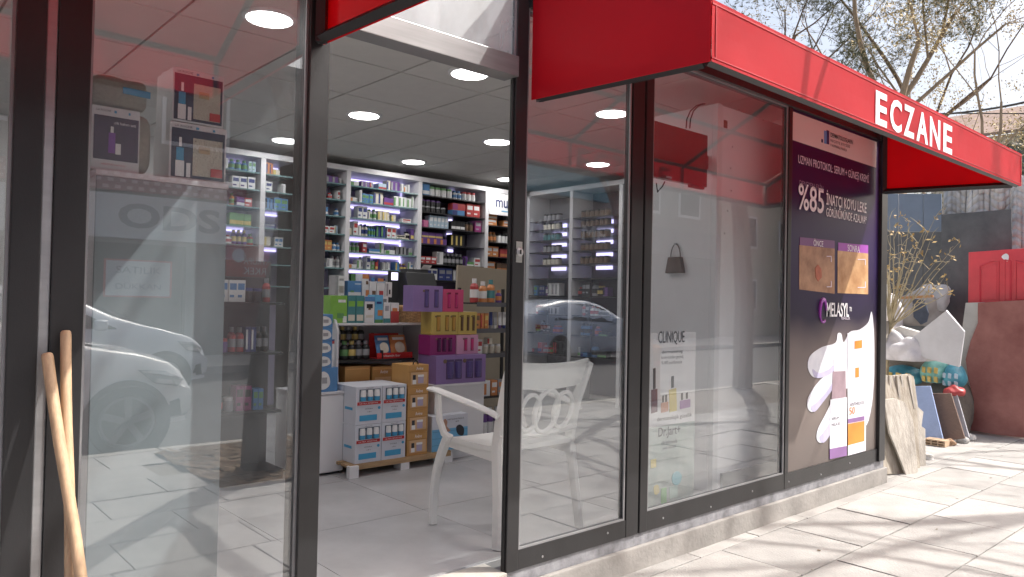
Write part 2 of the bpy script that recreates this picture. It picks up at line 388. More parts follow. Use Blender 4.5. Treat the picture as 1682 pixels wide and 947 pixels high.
# ------------------------------------------------------------------ awnings
AW_Y, AW_ZB, AW_ZT, AW_ZW = -.90, 1.905, 2.112, 2.52
def awning(x0, x1, label, letters=None):
    t = thing('awning', label, 'awning', ((x0+x1)/2, 0, AW_ZB), 'red fabric awnings over the shop front')
    f = .004
    vb = MB(); nx_ = max(12, int((x1-x0)/.09)); vy = lambda i, j: AW_Y-f+-.0 + .0022*(.5+.5*math.sin(i*.55+1.3*math.sin(i*.21)))*math.sin(math.pi*j/4)
    for i in range(nx_):
        for j in range(4):
            c_ = [(x0+(x1-x0)*a/nx_, vy(a, b_), AW_ZB+(AW_ZT-AW_ZB)*b_/4) for a, b_ in ((i, j), (i+1, j), (i+1, j+1), (i, j+1))]; vb.quad(c_)
    vb.build('valance', REDF, t, smooth=True)
    for xs in (x0, x1):
        p = [(xs, -.036, AW_ZB+.035), (xs, AW_Y+.002, AW_ZB+.002), (xs, AW_Y+.002, AW_ZT-.003), (xs, -.036, AW_ZW-.003)]
        MB().slab(p, (.004 if xs == x0 else -.004, 0, 0)).build('side_panel', REDF, t)
    MB().slab([(x0, AW_Y+.001, AW_ZT), (x1, AW_Y+.001, AW_ZT), (x1, -.036, AW_ZW), (x0, -.036, AW_ZW)], (0, 0, .004)).build('canopy', REDF, t)
    hb = MB()
    hb.box(x0, x1, AW_Y-f-.002, AW_Y-f, AW_ZT-.016, AW_ZT-.011).box(x0, x1, AW_Y-f-.002, AW_Y-f, AW_ZB+.012, AW_ZB+.016)
    for xs in (x0+.02, x1-.024): hb.box(xs, xs+.004, AW_Y-f-.002, AW_Y-f, AW_ZB+.016, AW_ZT-.016)
    hb.build('hem_seam', mat('dark_red_seam', (.42, .014, .026), .6), t)
    tube = lambda pts, r=.013: MB().tube(pts, r, 4, True).build('frame_tube', BLACKM, t)
    i = .03
    tube([(x0+.01, AW_Y+i-.008, AW_ZB+.010), (x1-.01, AW_Y+i-.008, AW_ZB+.010)], .017)
    tube([(x0+.01, AW_Y+i, AW_ZT-.02), (x1-.01, AW_Y+i, AW_ZT-.02)], .012)
    tube([(x0+.01, -.062, AW_ZW-.05), (x1-.01, -.062, AW_ZW-.05)], .018)
    n = max(2, round((x1-x0)/1.15))
    for k in range(n+1):
        xs = x0+.025+(x1-x0-.05)*k/n; e_ = k in (0, n)
        if e_:
            tube([(xs, -.06, AW_ZB+.045), (xs, AW_Y+i+.01, AW_ZB+.012)], .020)
            tube([(xs, -.062, AW_ZB+.03), (xs, -.062, AW_ZW-.07)], .022)
        tube([(xs, -.05, AW_ZW-.028), (xs, AW_Y+i+.01, AW_ZT-.03)], .014)
        tube([(xs, AW_Y+i, AW_ZB+.03), (xs, AW_Y+i, AW_ZT-.03)], .010)
    tube([(x0+.01, AW_Y*.5, (AW_ZT+AW_ZW)/2-.055), (x1-.01, AW_Y*.5, (AW_ZT+AW_ZW)/2-.055)], .013)
    bb = MB()
    for k in range(n*2+1):
        xs = x0+.2+(x1-x0-.4)*k/(n*2); bb.lathe((xs, -.082, AW_ZW-.05), [(.009, 0), (.009, .008)], 8, (0, -1, 0))
    bb.build('frame_bolts', ALU, t)['kind'] = 'stuff'
    return t
aw = awning(2.115, 5.615, 'long red awning lettered in white on its valance, right of the doorway')
LW = mat('awning_letter_white', (.78, .79, .84), .5, 0, .04, 10)
lx = [3.392, 3.549, 3.706, 3.862, 4.035, 4.222]; lw = [.122, .132, .130, .150, .142, .128]
for ch, x, wd in zip('ECZANE', lx, lw):
    text('letter', ch, (x, AW_Y-.0045, 1.922), UX, UZ, .150, LW, aw, width=wd, depth=.0012, bold=.028)
awning(-2.4, 1.172, 'red awning cut off by the left edge of the picture, left of the doorway')

# ------------------------------------------------------------------ downlights
DL = [(1.558, 1.30, 'nearest the left window, top left of the picture'), (2.83, 1.29, 'just behind the silver transom of the doorway'), (4.163, 1.294, 'nearest the street in the pane right of the doorway'),
      (2.917, 2.683, 'in the second row, left of the doorway view'), (4.228, 2.655, 'in the second row, beside the dark door stile'), (5.602, 2.71, 'lower one seen in the pane right of the doorway'),
      (4.267, 4.0, 'over the lilac lit shelves, smallest at the back left'), (5.61, 4.08, 'half hidden behind the dark door stile at the back'),
      (.28, 1.30, None), (.28, 2.68, None), (1.6, 2.68, 'seen low through the left pane by its right edge'), (2.9, 4.0, None), (1.55, 4.0, None)]
for x, y, l in DL:
    if l is None: lb = 'round white ceiling light out of view behind the pillars and window goods'
    else: lb = 'round white ceiling light ' + l
    t = thing('ceiling_light', lb, 'ceiling light', (x, y, CE), 'round downlights set into the tiled ceiling')
    MB().lathe((x, y, CE-.014), [(.118, .0), (.132, .004), (.135, .013)], 28).build('trim_ring', WHITE, t, smooth=True)
    MB().lathe((x, y, CE-.017), [(.110, 0), (.112, .0025)], 28).build('diffuser', DIFF, t)
    la = bpy.data.lights.new('downlight', 'AREA'); la.shape = 'DISK'; la.size = .2; la.energy = LAMP_W; la.color = (1, .975, .955)
    lo = bpy.data.objects.new('downlight', la); COL.objects.link(lo); lo.parent = t; lo.location = (0, 0, -.022)

# ================================================================== WINDOW PRINTS (poster panel, brand boards)
def ramp_mat(name, axis, stops, rough=.4, lo=0, hi=1, coat=.06):
    m = bpy.data.materials.new(name); m.use_nodes = True; n = m.node_tree.nodes; l = m.node_tree.links; p = n['Principled BSDF']
    tc = n.new('ShaderNodeTexCoord'); sp = n.new('ShaderNodeSeparateXYZ'); l.new(tc.outputs['Object'], sp.inputs[0])
    nz = n.new('ShaderNodeTexNoise'); nz.inputs['Scale'].default_value = 2.0; l.new(tc.outputs['Object'], nz.inputs['Vector'])
    ad = n.new('ShaderNodeMath'); ad.operation = 'MULTIPLY_ADD'; ad.inputs[1].default_value = (hi-lo)*.12; l.new(nz.outputs[0], ad.inputs[0]); l.new(sp.outputs['XYZ'.index(axis)], ad.inputs[2])
    mr = n.new('ShaderNodeMapRange'); mr.inputs[1].default_value = lo; mr.inputs[2].default_value = hi; l.new(ad.outputs[0], mr.inputs[0])
    cr = n.new('ShaderNodeValToRGB'); e = cr.color_ramp.elements
    while len(e) < len(stops): e.new(.5)
    for k, (q, c) in enumerate(stops): e[k].position = q; e[k].color = (*c, 1)
    l.new(mr.outputs[0], cr.inputs[0]); l.new(cr.outputs[0], p.inputs['Base Color'])
    p.inputs['Roughness'].default_value = rough; p.inputs['Coat Weight'].default_value = coat; p.inputs['Coat Roughness'].default_value = .03; p.inputs['Specular IOR Level'].default_value = .25
    return m
PURP = ramp_mat('poster_purple_print', 'Z', [(0, (.10, .085, .08)), (.22, (.20, .165, .15)), (.42, (.16, .13, .125)), (.52, (.022, .016, .04)), (.75, (.03, .016, .075)), (1, (.032, .008, .045))], .35, 0, 2.1)
pos = thing('window_poster', 'tall purple skin care advert with white glove and brown before and after photos', 'poster', (5.0, -.006, .085))
boxes('backing', PURP, pos, [(4.338, 5.639, -.008, .029, .0855, HB-.001)])
def pp(px, py, y=-.010): return at(px, py, y)
def pprint(name, pts, m, y=-.010, parent=None, d=.0016):
    return MB().slab([pp(a, b, y) for a, b in pts], (0, d, 0)).build(name, m, parent or pos)
HEADP = mat('poster_header_print', (.62, .55, .53), .4, 0, .03, 3)
pprint('header_band', [(1298, 181), (1440, 233), (1439, 275), (1298, 228)], HEADP)
SKY1 = mat('print_blue', (.10, .28, .55), .4); NAVY = mat('print_navy', (.02, .03, .12), .4)
pprint('logo', [(1354, 214), (1358, 215), (1358, 236), (1354, 235)], SKY1, -.012)
pprint('logo', [(1358, 213), (1362, 214.5), (1362, 237), (1358, 236)], NAVY, -.012)
pprint('logo', [(1349.5, 228), (1352, 228.5), (1352, 234), (1349.5, 233.4)], NAVY, -.012)
def ptext(s, x0, y0, x1, m, h, y=-.012, parent=None, bold=0.0):
    a, b = pp(x0, y0, y), pp(x1, y0, y)
    return text('lettering', s, a, UX, UZ, h, m, parent or pos, width=b.x-a.x, bold=bold)
LILT = mat('print_pale_lilac', (.70, .62, .72), .5); PALE = mat('print_white_text', (.85, .84, .86), .5)
ptext('DERMATOLOGLARIN', 1364, 224.5, 1401, TXTD, .030, bold=.01)
ptext('REÇETE ETTİĞİ', 1364, 233, 1396, TXTD, .026)
ptext('1 NUMARALI MARKA', 1364, 240, 1391, TXTD, .018)
ptext('UZMAN PROTOKOL: SERUM + GÜNEŞ KREMİ', 1311, 271, 1427, LILT, .083)
ptext('DENEYENLERİN', 1313, 304, 1352, mat('print_dim_lilac', (.28, .20, .30), .5), .045)
ptext('%85', 1311, 343, 1353, PALE, .165, bold=.012)
ptext('İNATÇI KOYU LEKE', 1357, 340, 1423, PALE, .115, bold=.012)
ptext('GÖRÜNÜMÜNDE AZALMA*', 1357, 355, 1423, PALE, .070, bold=.006)
MAUV = mat('print_mauve', (.17, .05, .20), .4); MAUV2 = mat('print_violet', (.33, .06, .42), .4)
pprint('caption_band', [(1314, 389), (1371, 395), (1371, 408), (1314, 402)], MAUV)
pprint('caption_band', [(1377, 398), (1426, 402.5), (1426, 416), (1377, 411)], MAUV2)
ptext('ÖNCE', 1336, 403, 1352, PALE, .045); ptext('SONRA', 1392, 412, 1412, PALE, .045)
SKIN1 = mat('print_skin_before', (.36, .14, .055), .5, 0, .5, 6, var2=(.52, .30, .17)); SKIN2 = mat('print_skin_after', (.55, .24, .07), .5, 0, .4, 6, var2=(.66, .42, .22))
pprint('before_photo', [(1313, 402), (1371, 408), (1371, 482), (1313, 475)], SKIN1)
pprint('after_photo', [(1376, 411), (1426, 416), (1426, 483), (1376, 481)], SKIN2)
SPOT = mat('print_red_blotch', (.40, .10, .045), .5, 0, .3, 20)
pprint('skin_blotch', [(1339, 440), (1344, 434), (1349, 442), (1350, 455), (1344, 462), (1340, 455)], SPOT, -.012)
for x0, x1, y0, y1 in ((1358, 1366, 420, 470), (1409, 1422, 425, 471)):
    for p in ([(x0, y0), (x1, y0), (x1, y0+1.4), (x0, y0+1.4)], [(x1-1, y0), (x1, y0), (x1, y0+10), (x1-1, y0+10)], [(x0, y1), (x1, y1), (x1, y1+1.4), (x0, y1+1.4)], [(x1-1, y1-9), (x1, y1-9), (x1, y1), (x1-1, y1)]):
        pprint('corner_mark', p, LILT, -.012)
ptext('MELASYL', 1357.5, 520, 1394, PALE, .095, bold=.012); ptext('™', 1395, 511, 1398.5, PALE, .03); ptext('YENİLİK', 1381, 524.5, 1396, LILT, .024)
a = pp(1352, 510, -.012); MB().tube([a+Vector((.045*math.cos(q), 0, .075*math.sin(q))) for q in [k*.4 for k in range(14)]], [.004+.010*abs(math.sin(k*.3)) for k in range(14)], 6).build('logo', MAUV2, pos)
# glove, bottle and tube print
GLV = mat('print_glove_white', (.66, .67, .77), .4, 0, .12, 5, var2=(.80, .81, .86)); GLS = mat('print_glove_shade', (.50, .47, .66), .4, 0, .2, 6)
def blob(pts, n=5):
    out = []; L = len(pts)
    for k in range(L):
        p0, p1, p2, p3 = (Vector((*pts[(k+j-1) % L], 0)) for j in range(4))
        for q in range(n):
            t = q/n; out.append(.5*((2*p1)+(p2-p0)*t+(2*p0-5*p1+4*p2-p3)*t*t+(3*p1-p0-3*p2+p3)*t**3))
    return [(p.x, p.y) for p in out]
pprint('glove_print', blob([(1432, 512), (1436, 560), (1434, 650), (1420, 700), (1396, 640), (1374, 645), (1370, 606), (1355, 618), (1336, 619), (1327, 603), (1331, 584), (1350, 570), (1372, 563), (1376, 548), (1382, 548), (1386, 562), (1396, 545), (1412, 541), (1426, 530)]), GLV, -.011)
pprint('glove_print', blob([(1372, 612), (1370, 634), (1350, 660), (1336, 676), (1327, 670), (1328, 652), (1342, 630), (1358, 615)]), GLV, -.0115)
pprint('glove_print', blob([(1374, 645), (1376, 690), (1362, 716), (1350, 727), (1342, 722), (1343, 706), (1354, 684), (1366, 660)]), GLV, -.0115)
pprint('glove_shade_print', blob([(1335, 606), (1345, 612), (1362, 606), (1368, 600), (1372, 606), (1358, 617), (1340, 620)]), GLS, -.0124, d=.0008)
pprint('glove_shade_print', blob([(1332, 668), (1340, 662), (1356, 645), (1368, 628), (1371, 634), (1352, 660), (1338, 676)]), GLS, -.0124, d=.0008)
pprint('glove_shade_print', blob([(1346, 718), (1354, 708), (1366, 690), (1374, 676), (1375, 690), (1362, 716), (1352, 727)]), GLS, -.0124, d=.0008)
BOT = mat('print_serum_glass', (.36, .26, .30), .35, 0, .2, 8); PVIO = mat('print_serum_violet', (.26, .13, .33), .35); BWH = mat('print_bottle_white', (.74, .73, .80), .35, 0, .08, 6)
pprint('serum_print', [(1370, 589), (1388, 588), (1388, 609), (1370, 610)], BWH, -.0130)
pprint('serum_print', [(1368, 610), (1389, 609), (1390, 652), (1366, 655)], BOT, -.0130)
pprint('serum_print', [(1364, 656), (1391, 652), (1391, 732), (1363, 737)], BWH, -.0132)
pprint('serum_print', [(1363, 737), (1391, 731), (1391, 748), (1363, 754)], PVIO, -.0132)
ORG = mat('print_orange', (.75, .25, .03), .4, 0, .12, 6)
pprint('tube_print', [(1392, 547), (1424, 541), (1422, 740), (1393, 748)], BWH, -.0128)
pprint('tube_print', [(1404, 560), (1416, 558), (1416, 571), (1404, 573)], ORG, -.0140)
pprint('tube_print', [(1405, 604), (1411, 603), (1411, 619), (1405, 620)], ORG, -.0140)
pprint('tube_print', [(1393, 688), (1420, 683), (1420, 690), (1393, 695)], PVIO, -.0140)
pprint('tube_print', [(1393, 696), (1420, 691), (1420, 724), (1393, 731)], ORG, -.0142)
ptext('50', 1395, 681, 1404, ORG, .05, -.0142); ptext('ANTHELIOS', 1396, 667, 1419, TXTD, .022, -.0142)
ptext('SERUM', 1366, 690, 1378, TXTD, .018, -.0142); ptext('MELA B3', 1366, 700, 1380, TXTD, .018, -.0142)

def board(name, label, px, m, y=.13, th=.012, z_bottom=None):
    x0, x1, z0, z1 = rect(*px, y)
    if z_bottom is not None: z0 = z_bottom
    t = thing(name, label, 'advert board', ((x0+x1)/2, y, z0))
    boxes('backing', m, t, [(x0, x1, y, y+th, z0, z1)]); return t, x0, x1, z0, z1
BRD1 = mat('pale_board_print', (.78, .77, .77), .4, 0, .04, 3); BRD2 = mat('aqua_board_print', (.42, .53, .50), .4, 0, .25, 4, var2=(.58, .62, .58))
t2, x0, x1, z0, z1 = board('brand_board', 'pale aqua board lettered Dr.Jart+ standing behind the glass below the other', (1065, 697, 1140, 838), BRD2, z_bottom=0.002)
def bt(s, x, y, x2, m, h, par, yy=.128, bold=0): 
    a, b = at(x, y, yy), at(x2, y, yy); return text('lettering', s, a, UX, UZ, h, m, par, width=b.x-a.x, bold=bold)
def bp_(name, pts, m, par, yy=.128): return MB().slab([at(a, b, yy) for a, b in pts], (0, .0016, 0)).build(name, m, par)
bt('Dr.Jart+', 1081, 722, 1117, TXTD, .062, t2, bold=.006); bt('cilt bakımında', 1086, 731, 1112, TXTD, .022, t2); bt('yeni dönem', 1088, 740, 1110, TXTD, .020, t2)
YEL = mat('print_yellow', (.72, .60, .22), .5); AQ = mat('print_aqua', (.20, .50, .58), .5); GRN = mat('print_green', (.30, .60, .28), .5)
bp_('tube_print', [(1069, 755), (1078, 753), (1078, 767), (1069, 769)], YEL, t2); bp_('cream_print', blob([(1106, 778), (1114, 774), (1120, 782), (1116, 794), (1108, 796), (1104, 788)]), AQ, t2)
bp_('tube_print', [(1086, 802), (1095, 800), (1095, 826), (1086, 828)], GRN, t2); bp_('cream_print', blob([(1074, 800), (1081, 796), (1083, 808), (1076, 812)]), YEL, t2)
bp_('tube_print', [(1100, 800), (1113, 796), (1113, 815), (1100, 819)], mat('print_mint', (.50, .66, .60), .5), t2)
t1, x0, x1, z0b, z1 = board('brand_board', 'white board lettered CLINIQUE with coloured bottles standing on the aqua board', (1068, 546, 1142, 690), BRD1, z_bottom=z1+.001)
bt('CLINIQUE', 1081, 567, 1124, TXTD, .075, t1, bold=.004); bt('dermatolog', 1087, 582, 1121, TXTD, .022, t1); bt('kontrolünden geçmiş', 1086, 591, 1122, TXTD, .022, t1); bt('%100 parfümsüz', 1086, 600, 1120, TXTD, .022, t1)
for nm, p, m in (('bottle_print', [(1070, 640), (1080, 638), (1080, 676), (1070, 679)], mat('print_plum', (.20, .10, .12), .4)), ('cap_print', [(1073, 605), (1077, 604), (1077, 638), (1073, 639)], TXTD), ('bottle_print', [(1099, 640), (1111, 637), (1112, 674), (1100, 677)], YEL), ('cap_print', [(1103, 618), (1107, 617), (1107, 636), (1103, 637)], TXTD),
                 ('bottle_print', [(1086, 662), (1098, 659), (1098, 675), (1086, 678)], mat('print_peach', (.62, .32, .22), .4)), ('cap_print', [(1088, 650), (1091, 649), (1091, 660), (1088, 661)], TXTD), ('cap_print', [(1093, 649), (1096, 648), (1096, 659), (1093, 660)], TXTD), ('bottle_print', [(1117, 658), (1134, 655), (1134, 668), (1117, 672)], mat('print_violet_pale', (.38, .22, .45), .4)), ('cap_print', [(1119, 646), (1122, 645), (1122, 656), (1119, 657)], TXTD), ('cap_print', [(1127, 645), (1130, 644), (1130, 654), (1127, 655)], TXTD)):
    bp_(nm, p, m, t1)
bt('dermatolojik güzellik', 1079, 694, 1136, TXTD, .028, t2)

# ================================================================== INTERIOR FURNITURE
# display cabinet behind the left pane (its pale back faces the street)
CABM = mat('grey_cabinet_back', (.235, .27, .285), .5, 0, .05, 2)
cab = thing('display_cabinet', 'tall pale grey cabinet back standing close behind the left pane', 'cabinet', (.745, .34, 0))
boxes('back_panel', CABM, cab, [(.555, .945, .18, .19, .0, 1.452)], bevel=.002)
for xs in (.555, .93): boxes('side_panel', SHELFW, cab, [(xs, xs+.015, .19, .50, 0, 1.452)])
boxes('top_panel', SHELFW, cab, [(.552, .948, .178, .503, 1.453, 1.470)], bevel=.002)
boxes('shelf', SHELFW, cab, [(.571, .929, .192, .49, z, z+.012) for z in (.1, .5, .95)])
# towel sets on it
TOW = mat('cream_terry_towel', (.60, .56, .46), .95, 0, .12, 14, .9, 160)
CARDW = mat('pack_card_white', (.70, .69, .70), .5); PKD = mat('pack_print_dark', (.035, .03, .05), .4, 0, .4, 8, var2=(.08, .05, .12)); PKB = mat('pack_print_navy', (.025, .03, .07), .4, 0, .4, 6)
SER = mat('pack_print_serum_blue', (.05, .30, .52), .35); REDP = mat('pack_print_red', (.55, .03, .03), .45)
def soft(name, x0, x1, y0, y1, z0, z1, m, parent, sag=.2):
    bm = bmesh.new(); bmesh.ops.create_cube(bm, size=1); bmesh.ops.subdivide_edges(bm, edges=bm.edges, cuts=6, use_grid_fill=True)
    for v in bm.verts:
        x, y, z = v.co*2
        r = (abs(x)**5+abs(y)**5+abs(z)**5)**.2; v.co = Vector((x, y, z))/max(r, 1e-4)*(.5)
        v.co.z += .035*math.sin(x*4+y*3)*(z > 0)
    me = bpy.data.meshes.new(name); bm.to_mesh(me); bm.free(); me.materials.append(m)
    me.polygons.foreach_set('use_smooth', [True]*len(me.polygons))
    o = bpy.data.objects.new(name, me); COL.objects.link(o); o.parent = parent
    o.scale = (x1-x0, y1-y0, z1-z0); o.location = Vector(((x0+x1)/2, (y0+y1)/2, (z0+z1)/2))-(wloc(parent) if parent else Vector()); return o
def towelset(label, px, z0, y=.20, blue=True, dx=.0):
    x0, x1, _, z1 = rect(*px, y); z1 += 0; h = z1-z0
    t = thing('towel_gift_set', label, 'gift pack', ((x0+x1)/2, y, z0), 'towel gift sets on the cabinet')
    soft('towel', x0+.004, x1-.002+dx, y+.004, y+.17, z0+.001, z0+h*.985, TOW, t)
    boxes('card_front', CARDW, t, [(x0, x1, y-.002, y, z0+.001, z0+h), (x0, x0+.002, y+.0002, y+.16, z0+.001, z0+h), (x0+.0022, x1, y, y+.16, z0+h, z0+h+.002)])
    W = x1-x0; yf = y-.004
    if blue:
        for r in ((0.03, .97, .76, .90), (.03, .40, .04, .76), (.40, .97, .04, .09), (.93, .97, .09, .76)):
            boxes('print', PKB, t, [(x0+W*r[0], x0+W*r[1], yf, yf+.0015, z0+h*r[2], z0+h*r[3])])
        boxes('window', TOW, t, [(x0+W*.40, x0+W*.93, yf, yf+.0015, z0+h*.09, z0+h*.76)])
        boxes('bottle_print', PWHITE, t, [(x0+W*.10, x0+W*.25, yf-.002, yf-.0005, z0+h*.05, z0+h*.33), (x0+W*.29, x0+W*.36, yf-.002, yf-.0005, z0+h*.05, z0+h*.3), (x0+W*.155, x0+W*.2, yf-.002, yf-.0005, z0+h*.58, z0+h*.74)])
        boxes('bottle_print', SER, t, [(x0+W*.11, x0+W*.24, yf-.002, yf-.0005, z0+h*.335, z0+h*.56)])
        boxes('price_flag', REDP, t, [(x0+W*.72, x0+W*.93, yf-.003, yf-.0005, z0+h*.10, z0+h*.25)])
        boxes('patch', mat('patch_tan', (.50, .38, .22), .6), t, [(x0+W*.50, x0+W*.70, yf-.002, yf-.0004, z0+h*.50, z0+h*.62)])
        text('lettering', 'LA BOTANIQUE', (x0+W*.52, yf-.0022, z0+h*.545), UX, UZ, .007, TXTD, t, width=W*.16)
    else:
        boxes('print', PKD, t, [(x0+W*.04, x0+W*.97, yf, yf+.0015, z0+h*.17, z0+h*.86)])
        boxes('bottle_print', mat('pack_print_purple', (.22, .05, .36), .4), t, [(x0+W*.34, x0+W*.48, yf-.002, yf-.0005, z0+h*.28, z0+h*.60)])
        boxes('bottle_print', PWHITE, t, [(x0+W*.38, x0+W*.44, yf-.002, yf-.0005, z0+h*.60, z0+h*.70), (x0+W*.49, x0+W*.60, yf-.002, yf-.0005, z0+h*.27, z0+h*.44)])
        text('lettering', 'cilt bakım seti', (x0+W*.45, yf-.0022, z0+h*.74), UX, UZ, .009, PALE, t, width=W*.45)
        text('lettering', 'HEDİYE HAVLU', (x0+W*.2, yf-.0022, z0+h*.08), UX, UZ, .008, REDP, t, width=W*.5)
    text('lettering', 'LA ROCHE', (x0+W*.08, yf+.0008, z0+h*.925), UX, UZ, .007, TXTD, t, width=W*.3)
    boxes('logo', SER, t, [(x0+W*.45, x0+W*.50, yf+.0005, yf+.002, z0+h*.92, z0+h*.96), (x0+W*.75, x0+W*.79, yf+.0005, yf+.002, z0+h*.92, z0+h*.96)])
    return z0+h+.003
ztop = 1.471
za = towelset('towel gift pack with dark purple bottle print, under the loose folded towel', (150, 178, 229, 275), ztop, blue=False, dx=.045)
zb = towelset('lower of two navy gift packs with cream towel and blue serum print', (278, 206, 371, 284), ztop)
towelset('upper of two navy gift packs with cream towel and blue serum print', (283, 118, 367, 205), zb)
x0, x1, _, z1 = rect(150, 124, 247, 184, .20)
ft = soft('folded_towel', x0, x1, .20, .38, za, max(z1, za+.10), TOW, None); tag(ft, 'loose folded cream towel with blue stripe lying on the purple gift pack', 'towel')
boxes('stripe', SER, None, [(0, .1, 0, .1, 0, .1)]); o = bpy.data.objects['stripe']; bpy.data.objects.remove(o)
_st = MB().obox((.26, -.50, .06), (.24, 0, -.01), (0, .012, 0), (0, 0, .10)).build('stripe', SER); _st.parent = ft

# back wall shelving: bays of glass shelves
BY = 4.35
goods_mesh = {}
PAL = {'white': (.66, .66, .66), 'cream': (.60, .55, .45), 'red': (.45, .03, .03), 'dark blue': (.03, .05, .22), 'blue': (.06, .22, .48), 'green': (.10, .30, .08), 'orange': (.60, .20, .03), 'purple': (.14, .05, .26),
       'black': (.018, .018, .02), 'pink': (.55, .12, .28), 'yellow': (.62, .45, .08), 'brown': (.16, .09, .045), 'grey': (.30, .30, .32), 'pale blue': (.36, .50, .62), 'teal': (.04, .22, .24), 'magenta': (.30, .02, .17)}
PAL = {k: tuple(.82*c+.18*(.3*v[0]+.6*v[1]+.1*v[2]) for c in v) for k, v in PAL.items()}
def gm(c): return mat('pack_'+c.replace(' ', '_'), PAL[c], .42, 0, .10, 30)
def good_mesh(kind, c, c2):
    k = (kind, c, c2)
    if k in goods_mesh: return goods_mesh[k]
    b = MB(); m = [gm(c), gm(c2)]
    if kind == 'medicine_box':
        b.box(-.5, .5, 0, 1, 0, 1); b.m = 1
        q = random.random()
        if q < .4: b.box(-.5, .5, -.006, .0, .12, .42)
        elif q < .7: b.box(-.5, -.1, -.006, 0, .1, .9)
        else: b.box(-.4, .4, -.006, 0, .55, .85).box(-.4, .1, -.006, 0, .2, .32)
    elif kind == 'bottle':
        b.lathe((0, .5, 0), [(.46, 0), (.5, .03), (.5, .66), (.36, .76), (.22, .80)], 10); b.m = 1
        b.lathe((0, .5, .80), [(.27, 0), (.27, .2)], 10).lathe((0, .5, .2), [(.508, 0), (.508, .34)], 10)
    elif kind == 'jar':
        b.lathe((0, .5, 0), [(.46, 0), (.5, .04), (.5, .74), (.42, .80)], 10); b.m = 1
        b.lathe((0, .5, .78), [(.46, 0), (.46, .22)], 10)
    elif kind == 'tube':
        b.lathe((0, .5, 0), [(.34, 0), (.36, .2)], 10); b.m = 1
        b.quad([(-.4, .3, .2), (.4, .3, .2), (.48, .48, 1), (-.48, .48, 1)]).quad([(.4, .7, .2), (-.4, .7, .2), (-.48, .52, 1), (.48, .52, 1)]).quad([(.4, .3, .2), (.4, .7, .2), (.48, .52, 1), (.48, .48, 1)]).quad([(-.4, .7, .2), (-.4, .3, .2), (-.48, .48, 1), (-.48, .52, 1)])
    goods_mesh[k] = b.mesh(kind, m, smooth=kind != 'medicine_box'); return goods_mesh[k]
KW = {'medicine_box': 'box', 'bottle': 'bottle', 'jar': 'jar', 'tube': 'tube'}
ORD = ['top', 'second', 'third', 'fourth', 'fifth', 'sixth', 'seventh']
count = {}
def good(kind, c, c2, x, y, z, wd, dp, h, where, rot=0, label=None, group=None):
    count[kind] = count.get(kind, 0)+1
    o = bpy.data.objects.new(kind, good_mesh(kind, c, c2)); COL.objects.link(o)
    o.location = (x, y, z); o.scale = (wd, dp, h); o.rotation_euler = (0, 0, rot)
    lb = label or '%s and %s %s on %s' % (c, c2, {'medicine_box': 'carton', 'bottle': 'bottle', 'jar': 'jar', 'tube': 'tube'}[kind], where)
    tag(o, lb, KW[kind], group or '%s and %s %s on %s' % (c, c2, {'box': 'boxes'}.get(KW[kind], KW[kind]+'s'), where)); return o
bayno = 0
def bay(x0, x1, zs, back, label, lit=(), top=2.42, div=.05, depth=.35, shelf_m=None, side=False, last=False):
    """shelf bay on the back wall (along x) or, side=True, on the side wall (along y, front at x=6.15)"""
    f = (lambda a, d, z: Vector((a, BY+d, z))) if not side else (lambda a, d, z: Vector((6.15+d, a, z)))
    def bx(lst):
        b = MB()
        for a0, a1, d0, d1, z0, z1 in lst:
            p, q = f(a0, d0, z0), f(a1, d1, z1); b.box(min(p.x, q.x), max(p.x, q.x), min(p.y, q.y), max(p.y, q.y), z0, z1)
        return b
    t = thing('shelf_bay', label, 'shelving', f((x0+x1)/2, .17, 0), 'shelf bays along the pharmacy walls')
    bx([(x0+div/2, x1-div/2, depth-.02, depth-.001, .05, top-.052)]).build('back_panel', back, t)
    for a in ((x0-div/2,) if not last else (x0-div/2, x1-div/2)): bx([(a+.0015, a+div-.0015, -.006, depth, 0, top-.0505)]).build('divider', SHELFW, t)
    bx([(x0-div/2+.0005, x1-div/2-.0005, -.012, depth, top-.0495, top)]).build('header', SHELFW, t)
    for z in zs: bx([(x0+div/2, x1-div/2, .005, depth-.025, z-.012, z)]).build('shelf', shelf_m or SHGL, t)
    for z in lit:
        bx([(x0+div/2+.02, x1-div/2-.02, depth-.032, depth-.022, z-.03, z-.014)]).build('led_strip', LED, t)
    return t, f
WCOL = ['white']*6+['cream', 'pale blue', 'grey', 'red', 'dark blue', 'green', 'blue', 'orange', 'purple', 'grey', 'white']
DCOL = ['black']*4+['purple', 'dark blue', 'red', 'grey', 'magenta', 'brown', 'white', 'blue']
rn = random.Random(11)
